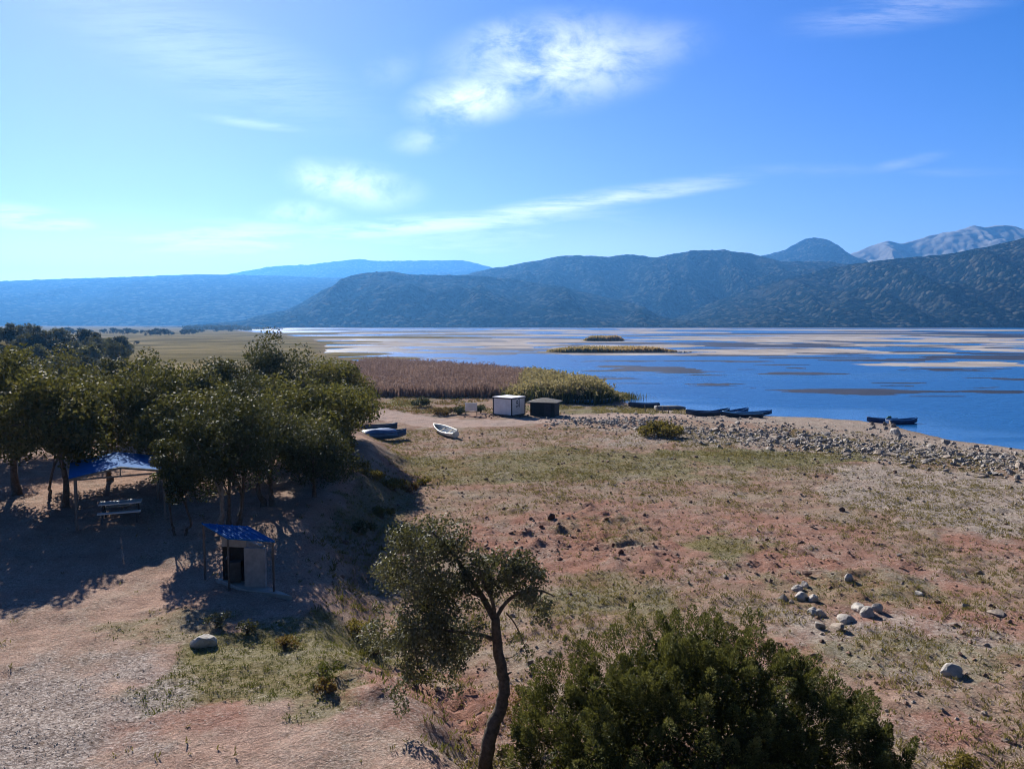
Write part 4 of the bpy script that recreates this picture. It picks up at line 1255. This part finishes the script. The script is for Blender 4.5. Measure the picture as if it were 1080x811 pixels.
patch_tufts('grassy_strip', 2600, 580, 740, 426, 440, M['dry_grass'], .2, .07)
patch_tufts('rough_weeds', 1500, 380, 540, 416, 437, M['rusty'], .26, .08)
patch_tufts('rough_grass', 1000, 380, 580, 417, 438, M['green_grass'], .2, .08)

# ------------------------------------------------------------------ gabled picnic shelter
SA = R(29); hw, dp = 1.77, 3.8
sx, sy = x_at(74, 33.0) + hw * math.cos(SA), 33.0 + hw * math.sin(SA)
g = gz1(sx, sy)
SH = empty('picnic_shelter', (sx, sy, g), 'open picnic shelter with a gabled blue metal roof on thin posts under the trees', 'shelter', rz=SA)
for side in (-1, 1):
    mb = MB()
    e = [(side * (hw + .22), -.3, 2.26), (0, -.3, 2.62), (0, dp + .3, 2.62), (side * (hw + .22), dp + .3, 2.26)]
    if side > 0: e = [(.006, *e[1][1:]), e[0], e[3], (.006, *e[2][1:])]
    mb.hexa([Vector(p_) for p_ in e], [Vector(p_) + Vector((0, 0, .05)) for p_ in e])
    mb.build('roof', M['blue_roof'], SH)
mb = MB(); mb.box((0, -.318, 2.45), (.05, .03, .36)); mb.bar((-hw - .22, -.325, 2.25), (0, -.325, 2.61), .03, .09); mb.bar((hw + .22, -.325, 2.25), (0, -.325, 2.61), .03, .09)
mb.bar((-hw, -.26, 2.22), (hw, -.26, 2.22), .05, .07); mb.build('truss', M['grey_steel'], SH)
for x_, y_ in ((-hw, 0), (hw, 0), (-hw, dp), (hw, dp)):
    MB().box((x_, y_, 1.08), (.085, .085, 2.34)).build('post', M['grey_steel'], SH)
# table and benches inside
tx, ty = x_at(122, 34.6), 34.6
tg = gz1(tx, ty)
TB = empty('picnic_table', (tx, ty, tg), 'white-topped picnic table with two benches under the gabled blue roof', 'table', rz=R(22))
MB().box((0, 0, .76), (1.75, .75, .05)).build('tabletop', M['white'], TB, bevel=.008)
for s in (-1, 1):
    MB().box((0, s * .72, .45), (1.75, .28, .045)).build('bench', M['plaster'] if s > 0 else M['white'], TB)
    mb = MB(); mb.bar((s * .7, -.78, -.05), (s * .7, -.25, .735), .06); mb.bar((s * .7, .78, -.05), (s * .7, .25, .735), .06); mb.bar((s * .7, -.8, .40), (s * .7, .8, .40), .05)
    mb.build('leg', M['steel'], TB)
# ------------------------------------------------------------------ block kiosk
kg = gz1(-9.9, 27.2)
A_ = Vector((-10.1, 26.8, 0)); B_ = Vector((-8.3, 26.4, 0)); D_ = Vector((-11.5, 28.05, 0)); C_ = Vector((-9.7, 27.65, 0))
KC = (A_ + B_ + C_ + D_) / 4
KS = empty('kiosk', (KC.x, KC.y, kg), 'small block-walled wash kiosk under a tilted flat blue metal roof', 'kiosk')
A_, B_, C_, D_ = (p_ - KC for p_ in (A_, B_, C_, D_))
zr = lambda z: z - kg
zn, zf = zr(3.36), zr(3.57)
lo = [A_ + Vector((0, 0, zn)), B_ + Vector((0, 0, zn)), C_ + Vector((0, 0, zf)), D_ + Vector((0, 0, zf))]
mb = MB(); mb.hexa(lo, [p_ + Vector((0, 0, .045)) for p_ in lo])
for k in range(7):
    t = k / 6; p0 = lo[0].lerp(lo[1], t); p1 = lo[3].lerp(lo[2], t); mb.bar(p0 + Vector((0, 0, .055)), p1 + Vector((0, 0, .055)), .03, .022)
mb.build('roof', M['blue_roof'], KS)
ins = lambda p_: p_ * .95
for p_, z_ in ((A_, zn), (B_, zn), (C_, zf), (D_, zf)):
    i_ = ins(p_); MB().box((i_.x, i_.y, z_ / 2 - .1), (.06, .06, z_ + .19)).build('post', M['steel'], KS)
ex = (B_ - A_).normalized(); ey = (D_ - A_).normalized()
slab = [A_ * 1.02 + ex * .55 - ey * .0, B_ * 1.25 - ey * .28 + ex * .1, C_ * 1.15, D_ * .9 + ex * .35]
mb = MB(); mb.hexa([Vector((p_.x, p_.y, -.35)) for p_ in slab], [Vector((p_.x, p_.y, .10)) for p_ in slab]); mb.build('slab', M['concrete'], KS, bevel=.02)


def wall(p, q_, z0, z1, th, mat, name='wall'):
    d_ = (q_ - p); L = d_.length; c_ = (p + q_) / 2
    MB().box((c_.x, c_.y, (z0 + z1) / 2), (L, th, z1 - z0), rz=math.atan2(d_.y, d_.x)).build(name, M[mat], KS, bevel=.008)


w0 = A_ * .86 + ex * .08; w1 = B_ * .86
wf = Vector(((252.5 - 540) / 812 * 27.0, 26.98, 0)) - KC; wg = Vector(((275.5 - 540) / 812 * 27.0, 26.9, 0)) - KC
wall(wf, wg, .10, 1.52, .16, 'block', 'block_partition')
wb = wg + ey * .95; wc = wf + ey * .95 - ex * .35
wall(wg + ey * .09 - ex * .08, wb - ex * .08, .10, 1.60, .15, 'block', 'block_wall')
wall(wb - ex * .16, wc, 1.36, 1.95, .15, 'plaster', 'back_wall')
wall(wb - ex * .16, wc - ex * .0, .10, 1.357, .11, 'black', 'shade_panel')  # solid black panel standing in for the dark of the open lower bay
MB().box(((wf.x + wc.x) / 2 - .02, (wf.y + wc.y) / 2 + .1, .5), (.45, .35, .75), rz=.3).build('basin', M['black_roof'], KS, bevel=.02)
MB().tube([(wc.x + .25, wc.y - .12, .9), (wc.x + .25, wc.y - .25, 1.05), (wc.x + .25, wc.y - .35, .98)], [.025] * 3, 7).build('tap', M['grey_steel'], KS)

# ------------------------------------------------------------------ white cabin, black hut, board
def at_g(px, py):
    x, y = at(px, py, 0)
    for _ in range(4): x, y = at(px, py, gz1(x, y))
    return x, y, gz1(x, y)


cxw, cyw, czw = at_g(537, 437.2)
S = cyw / FPX
CAB = empty('white_cabin', (cxw, cyw, czw), 'white box cabin with dark edge frames and a dark emblem on its short side', 'cabin', rz=R(-33))
Lx, Ly, Hc = 2.75, 2.55, 1.98
mb = MB(); mb.box((0, 0, .15 + Hc / 2), (Lx, Ly, Hc)); mb.build('wall', M['white'], CAB)
CAB.rotation_euler = (0, 0, R(-38))
mb = MB()
for a in (-1, 1):
    for b_ in (-1, 1):
        mb.box((a * Lx / 2, b_ * Ly / 2, .13 + Hc / 2), (.11, .11, Hc + .10))
    for z_ in (.16, .15 + Hc - .02):
        mb.box((0, a * Ly / 2, z_), (Lx - .12, .09, .10)); mb.box((a * Lx / 2, 0, z_), (.09, Ly - .12, .10))
mb.build('frame', M['dark_frame'], CAB)
MB().box((0, 0, .15 + Hc + .075), (Lx + .16, Ly + .16, .09)).build('roof', M['white'], CAB, bevel=.02)
mb = MB()
for a in (-1, 1):
    for b_ in (-1, 1): mb.box((a * (Lx / 2 - .2), b_ * (Ly / 2 - .2), -.05), (.25, .25, .36))
mb.build('footing', M['black'], CAB)
# emblem on the +X face (the short side that shows to the right)
mb = MB(); xf = Lx / 2 + .006
for (y0, z0, y1, z1) in [(-.42, 1.75, -.12, 1.85), (-.12, 1.85, -.05, 1.6), (-.05, 1.6, -.38, 1.5), (-.42, 1.75, -.40, 1.5), (-.1, 1.52, -.02, 1.2), (-.02, 1.2, -.36, 1.12), (-.36, 1.12, -.44, 1.28), (.16, 1.95, .2, 1.05), (-.02, 1.98, .24, 2.02)]:
    mb.bar((xf, y0, z0), (xf, y1, z1), .012, .085)
mb.build('emblem', M['dark_frame'], CAB)

hx, hy, hz_ = at_g(575, 439.5)
HUT = empty('black_hut', (hx, hy + 1.2, hz_), 'low black hut with a flat pyramid roof beside the white cabin', 'hut', rz=R(-18))
MB().box((0, 0, .75), (3.0, 2.2, 1.75)).build('wall', M['black'], HUT)
mb = MB(); e = 1.85; mb.add([(-e, -e * .8, 1.63), (e, -e * .8, 1.63), (e, e * .8, 1.63), (-e, e * .8, 1.63), (-.25, 0, 2.15), (.25, 0, 2.15), (-e, -e * .8, 1.72), (e, -e * .8, 1.72), (e, e * .8, 1.72), (-e, e * .8, 1.72)],
                            [(3, 2, 1, 0), (0, 1, 7, 6), (1, 2, 8, 7), (2, 3, 9, 8), (3, 0, 6, 9), (6, 7, 5, 4), (8, 9, 4, 5), (7, 8, 5), (9, 6, 4)])
mb.build('roof', M['black_roof'], HUT)
MB().box((.6, -1.115, .72), (.8, .03, 1.5)).build('door', M['dark_frame'], HUT)

bx_, by_, bz_ = at_g(497, 438.5)
BD = empty('notice_board', (bx_, by_, bz_), 'blank white board on dark legs standing at the track near the white cabin', 'board', rz=R(6))
MB().box((0, 0, 1.05), (1.4, .06, .95)).build('panel', M['white'], BD)
for s in (-1, 1): MB().box((s * .66, .065, .72), (.07, .07, 1.64)).build('leg', M['steel'], BD)
mb = MB(); mb.box((0, .07, .45), (1.26, .04, .05)); mb.build('brace', M['steel'], BD)

# ------------------------------------------------------------------ boats
def hull_mesh(L, B, D, up=.24):
    n, k = 17, 9
    mb = MB(); O = []; I = []
    for i in range(n):
        t = i / (n - 1); x = (t - .5) * L
        w = B / 2 * (math.sin(math.pi * min(1, .18 + t * .82) ** .8) ** .75 if t < .999 else 0.02)
        w = B / 2 * max(.02, (1 - max(0, (t - .45) / .55) ** 2.4)) * (.74 + .26 * min(1, t / .35))
        sh = D + up * max(0, (t - .4) / .6) ** 2 + .06 * (1 - min(1, t / .3)); kl = .45 * D * max(0, (t - .65) / .35) ** 2
        ro = []; ri = []
        for j in range(k):
            a = (j / (k - 1) - .5) * math.pi; c_ = math.sin(a); z = 1 - abs(math.cos(a)) ** .6
            ro.append((x, w * (abs(c_) ** .7) * (1 if c_ > 0 else -1), kl + (sh - kl) * z))
            ri.append((x * .985, w * .9 * (abs(c_) ** .7) * (1 if c_ > 0 else -1), kl + .06 + (sh - kl - .06) * z))
        O.append(ro); I.append(ri)
    vs = [p for r_ in O for p in r_] + [p for r_ in I for p in r_]; fs = []
    N = n * k
    for i in range(n - 1):
        for j in range(k - 1):
            a = i * k + j; fs.append((a, a + k, a + k + 1, a + 1)); fs.append((N + a, N + a + 1, N + a + k + 1, N + a + k))
        fs.append((i * k, N + i * k, N + (i + 1) * k, (i + 1) * k)); e = i * k + k - 1; fs.append((e, e + k, N + e + k, N + e))
    fs.append(tuple(range(k))); fs.append(tuple(N + j for j in reversed(range(k))))
    for j in range(k - 1): fs.append((j, j + 1, N + j + 1, N + j))
    mb.add(vs, fs)
    return mb


def boat(px, py, ang, L, mat, label, group=None, rim='boat_white', roll=0.0, pitch=0.0, B=1.35, D=.5, zoff=0.0, z=None, name='rowing_boat', flip=False):
    x, y = at(px, py, z if z is not None else 0)
    if z is None:
        for _ in range(3): x, y = at(px, py, gz1(x, y))
        z = gz1(x, y)
    root = empty(name, (x, y, z + zoff), label, 'boat', group)
    root.rotation_euler = Euler((roll + (math.pi if flip else 0), pitch, ang), 'XYZ')
    hull_mesh(L, B, D).build('hull', M[mat], root, True)
    # gunwales follow the sheer
    mb = MB(); n = 17
    for s in (-1, 1):
        pts = []
        for i in range(n):
            t = i / (n - 1); w = B / 2 * max(.02, (1 - max(0, (t - .45) / .55) ** 2.4)) * (.74 + .26 * min(1, t / .35))
            pts.append(((t - .5) * L, s * w * .97, D + .24 * max(0, (t - .4) / .6) ** 2 + .06 * (1 - min(1, t / .3)) + .015))
        mb.tube(pts, [.05] * n, 6)
    mb.build('gunwale', M[rim], root, True)
    for t in (-.2, .12):
        MB().box((t * L, 0, D * .72), (.24, B * .82, .035)).build('bench', M['timber'], root)
    return root


boat(471, 458.5, R(116), 5.6, 'boat_white', 'white rowing boat lying tilted on the grass beside the dirt track', roll=R(-26), B=1.0, D=.5, zoff=.12)
b1 = boat(404, 463.5, R(25), 4.6, 'boat_blue', 'blue boat half covered by a sagging blue tarpaulin at the grove edge', rim='boat_blue', B=1.6, D=.6, zoff=.05)
mb = MB(); nx_, ny_ = 12, 8
vs = []
for i in range(nx_):
    for j in range(ny_):
        t = i / (nx_ - 1); s = j / (ny_ - 1) * 2 - 1
        vs.append(((t - .5) * 3.3 - .45, s * .92, .66 + .38 * (1 - s * s) * (1 - (2 * t - 1) ** 2 * .5) + .05 * math.sin(9 * t + 5 * s) - .28 * abs(s) ** 5))
fs = [(i * ny_ + j, (i + 1) * ny_ + j, (i + 1) * ny_ + j + 1, i * ny_ + j + 1) for i in range(nx_ - 1) for j in range(ny_ - 1)]
mb.add(vs, fs); o = mb.build('blue_tarpaulin', M['tarp'], None, True)
o.location = b1.location; o.rotation_euler = b1.rotation_euler
sm = o.modifiers.new('s', 'SOLIDIFY'); sm.thickness = .02
tag(o, 'sagging blue tarpaulin spread over the blue boat beside the grove', 'tarpaulin')
boat(396, 455.5, R(12), 4.4, 'boat_dark', 'dark blue boat lying behind the tarpaulin-covered boat', rim='boat_blue', B=1.5, D=.6)
GB_ = 'boats moored side by side on the lakeshore'
boat(741, 438.4, R(172), 4.0, 'boat_dark', 'blue boat at the reed end of the moored row with its bow to the reeds', GB_, 'boat_blue', D=.5)
boat(783, 440.0, R(176), 4.8, 'boat_dark', 'long dark boat at the front of the moored row', GB_, 'boat_light', D=.46, B=1.4)
boat(757, 437.4, R(30), 4.1, 'boat_dark', 'dark boat angled out behind the front boat of the moored row', GB_, 'boat_light', D=.42, pitch=R(-2), zoff=.05)
boat(776, 437.2, R(24), 4.1, 'boat_blue', 'blue boat with raised bow in the middle of the moored row', GB_, 'boat_light', D=.42, pitch=R(-3), zoff=.08)
boat(796, 438.2, R(14), 4.8, 'boat_blue', 'blue boat at the open-water end of the moored row', GB_, 'boat_light', D=.4, zoff=.0)
boat(679, 430.5, R(176), 4.2, 'boat_dark', 'dark blue boat behind the short fence posts near the yellowish bush', None, 'boat_blue', D=.6)
boat(707, 432.0, R(5), 4.2, 'boat_grey', 'grey upturned boat hull behind the short fence posts', None, 'boat_grey', D=.55, zoff=.55, flip=True)
boat(608, 425.5, R(178), 4.6, 'boat_light', 'light blue boat partly hidden behind the black hut beside the green reeds', None, 'boat_white', D=.4, zoff=.1)
boat(628, 425.6, R(2), 4.4, 'boat_blue', 'blue boat on the grass between the light blue boat and open water', None, 'boat_white', D=.4, zoff=.1)
boat(931, 445.6, R(172), 3.6, 'boat_blue', 'small blue boat behind the heap of white stones carrying a green net', None, 'boat_blue', D=.45, B=1.25)
boat(952, 446.4, R(10), 3.8, 'boat_blue', 'blue boat afloat beyond the large pale boulder', None, 'boat_light', z=WATER, zoff=-.1, D=.5)
x, y, z = at_g(937, 445.6)
nb = rock(936, 445.0, 7, 4, 'heap of green fishing net piled on the small blue boat', None, rock_mesh(700), name='fishing_net'); nb['category'] = 'net'; nb.data.materials.append(M['net']); nb.location.z += .45
for k, (px, py) in enumerate([(680, 435), (693, 435.5), (699, 436), (705, 436)]):
    x, y, z = at_g(px, py)
    o = MB().tube([(0, 0, -.2), (rg.normal() * .03, 0, .45), (rg.normal() * .05, 0, .95)], [.06, .055, .05], 7).build('fence_post', M['timber'])
    o.location = (x, y, z); tag(o, 'short weathered wooden post standing on the grass strip behind the yellowish bush', 'post', 'short fence posts behind the yellowish bush')

# ------------------------------------------------------------------ sky and light
w = bpy.data.worlds.new('World'); scene.world = w; w.use_nodes = True
nt = w.node_tree; nt.nodes.clear(); h = NT(nt)
out = h.n('ShaderNodeOutputWorld'); bg = h.n('ShaderNodeBackground')
sky = h.n('ShaderNodeTexSky', sky_type='NISHITA'); sky.sun_disc = False
sky.sun_elevation = SUN_EL; sky.sun_rotation = -SUN_AZ
sky.altitude = 900; sky.air_density = 1.1; sky.dust_density = .25; sky.ozone_density = 2.5
SKY_STR = .055
dirn = h.n('ShaderNodeTexCoord').outputs['Generated']
sp = h.n('ShaderNodeSeparateXYZ'); h.l(dirn, sp.inputs[0])
yy = h.math('MAXIMUM', sp.outputs[1], .05)
u = h.math('DIVIDE', sp.outputs[0], yy); v = h.math('DIVIDE', sp.outputs[2], yy)
cv = h.n('ShaderNodeCombineXYZ'); h.l(u, cv.inputs[0]); h.l(v, cv.inputs[1])
UV = cv.outputs[0]


def cloud_spot(px, py, rx, ry, rot, wgt):
    dx, dy, dz = ray(px, py)
    mp = h.n('ShaderNodeMapping', vector_type='TEXTURE'); h.l(UV, mp.inputs[0])
    mp.inputs['Location'].default_value = (dx / dy, dz / dy, 0); mp.inputs['Rotation'].default_value = (0, 0, R(rot)); mp.inputs['Scale'].default_value = (rx / FPX, ry / FPX, 1)
    ln = h.n('ShaderNodeVectorMath', operation='LENGTH'); h.l(mp.outputs[0], ln.inputs[0])
    return h.math('MULTIPLY', h.maprange(ln.outputs['Value'], 0, 1, 1, 0), wgt)


def wisps(scale, stretch, rot, dist, rough=.62):
    mp = h.n('ShaderNodeMapping'); h.l(UV, mp.inputs[0]); mp.inputs['Rotation'].default_value = (0, 0, R(rot)); mp.inputs['Scale'].default_value = (1, stretch, 1)
    return h.noise(mp.outputs[0], scale, 8, rough, dist)


nzA = wisps(13, 1.7, -10, .35, .64); nzB = wisps(8, 8, -7, .25, .68)
puffs = [(585, 65, 150, 62, 4, 1.0), (498, 104, 86, 36, 8, 1.15), (550, 48, 80, 36, 0, .9), (445, 148, 46, 20, 8, .45), (375, 196, 90, 32, -8, 1.0), (335, 190, 40, 26, -20, 1.0), (318, 226, 60, 20, 0, .8), (660, 55, 110, 40, 10, .45), (410, 75, 50, 26, 20, .15)]
strk = [(590, 218, 250, 15, 9, 1.0), (430, 240, 280, 17, 4, 1.1), (240, 254, 210, 30, 2, 1.1), (60, 232, 70, 14, -10, 1.1), (480, 250, 300, 34, 3, .45), (30, 232, 110, 22, -8, 1.0), (265, 130, 75, 8, -7, .35), (955, 172, 60, 9, 12, .2), (1010, 182, 90, 7, 0, .1), (950, 12, 150, 26, 8, .28),
        (180, 262, 320, 40, 0, .6), (690, 205, 120, 9, 7, .7), (220, 60, 240, 60, -20, .22), (480, 262, 200, 22, 4, .5), (860, 180, 120, 10, 0, .12)]


def total(spots):
    t = None
    for s in spots:
        c_ = cloud_spot(*s); t = c_ if t is None else h.math('MAXIMUM', t, c_)
    return t


veil = total([(40, 314, 520, 112, 0, .74), (300, 275, 380, 55, 0, .42), (620, 280, 320, 70, 0, .30)])
dA = h.math('MULTIPLY', total(puffs), h.maprange(nzA, .26, .66, 0, 1.0)); dB = h.math('MULTIPLY', total(strk), h.maprange(nzB, .26, .66, 0, 1.0))
dens = h.math('MULTIPLY', h.math('MINIMUM', h.math('MAXIMUM', h.math('MAXIMUM', dA, dB), veil), .98), .86)
hs = h.n('ShaderNodeHueSaturation'); hs.inputs['Saturation'].default_value = 1.25; hs.inputs['Value'].default_value = 1.0; hs.inputs['Hue'].default_value = .5
h.l(sky.outputs[0], hs.inputs['Color'])
# within view, air is a deeper blue away from the sun and higher up
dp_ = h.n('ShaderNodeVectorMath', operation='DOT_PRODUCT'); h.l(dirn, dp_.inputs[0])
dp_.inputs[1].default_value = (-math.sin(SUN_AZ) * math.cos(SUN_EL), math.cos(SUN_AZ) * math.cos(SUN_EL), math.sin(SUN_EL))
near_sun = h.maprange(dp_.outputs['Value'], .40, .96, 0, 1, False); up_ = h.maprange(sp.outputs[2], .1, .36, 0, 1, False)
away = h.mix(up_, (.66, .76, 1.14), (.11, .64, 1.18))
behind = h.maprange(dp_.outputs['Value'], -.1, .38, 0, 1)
away = h.mix(behind, (.34, .31, .36), away)  # unseen sky behind the camera dimmed to weaken fill light in the shade
away = h.mix(h.maprange(sp.outputs[2], .42, .75, 0, 1), away, (.26, .32, .42))  # zenith above the view dimmed and greyed too, for darker shadows
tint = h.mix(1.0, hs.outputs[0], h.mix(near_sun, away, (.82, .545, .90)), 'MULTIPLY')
CLOUD = 10.5
cc = h.mix(dens, tint, (CLOUD * .98, CLOUD, CLOUD * 1.03))
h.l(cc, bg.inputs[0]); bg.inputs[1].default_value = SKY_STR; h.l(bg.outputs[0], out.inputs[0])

sl = bpy.data.lights.new('Sun', 'SUN'); sl.energy = 5.0; sl.angle = R(.5); sl.color = (1, .93, .83)
so = bpy.data.objects.new('Sun', sl); COL.objects.link(so)
sd_ = Vector((-math.sin(SUN_AZ) * math.cos(SUN_EL), math.cos(SUN_AZ) * math.cos(SUN_EL), math.sin(SUN_EL)))
so.rotation_euler = (-sd_).to_track_quat('-Z', 'Y').to_euler(); so.location = (0, 0, 60)

cam = bpy.data.cameras.new('Camera'); co_ = bpy.data.objects.new('Camera', cam); COL.objects.link(co_)
cam.sensor_width = 36; cam.lens = 36 * FPX / 1080; cam.clip_start = .1; cam.clip_end = 40000
co_.location = (0, 0, CAM_Z); co_.rotation_euler = (math.pi / 2 - PITCH, 0, 0)
scene.camera = co_

scene.render.engine = 'CYCLES'
cy = scene.cycles
cy.use_denoising = True
cy.pixel_filter_type = 'BLACKMAN_HARRIS'; cy.filter_width = 1.05
try: cy.denoiser = 'OPENIMAGEDENOISE'
except Exception: pass
cy.max_bounces = 6; cy.diffuse_bounces = 2; cy.glossy_bounces = 2; cy.transmission_bounces = 2; cy.transparent_max_bounces = 4; cy.volume_bounces = 0
scene.view_settings.view_transform = 'Standard'; scene.view_settings.look = 'None'; scene.view_settings.gamma = 1.0
scene.view_settings.exposure = 1.25
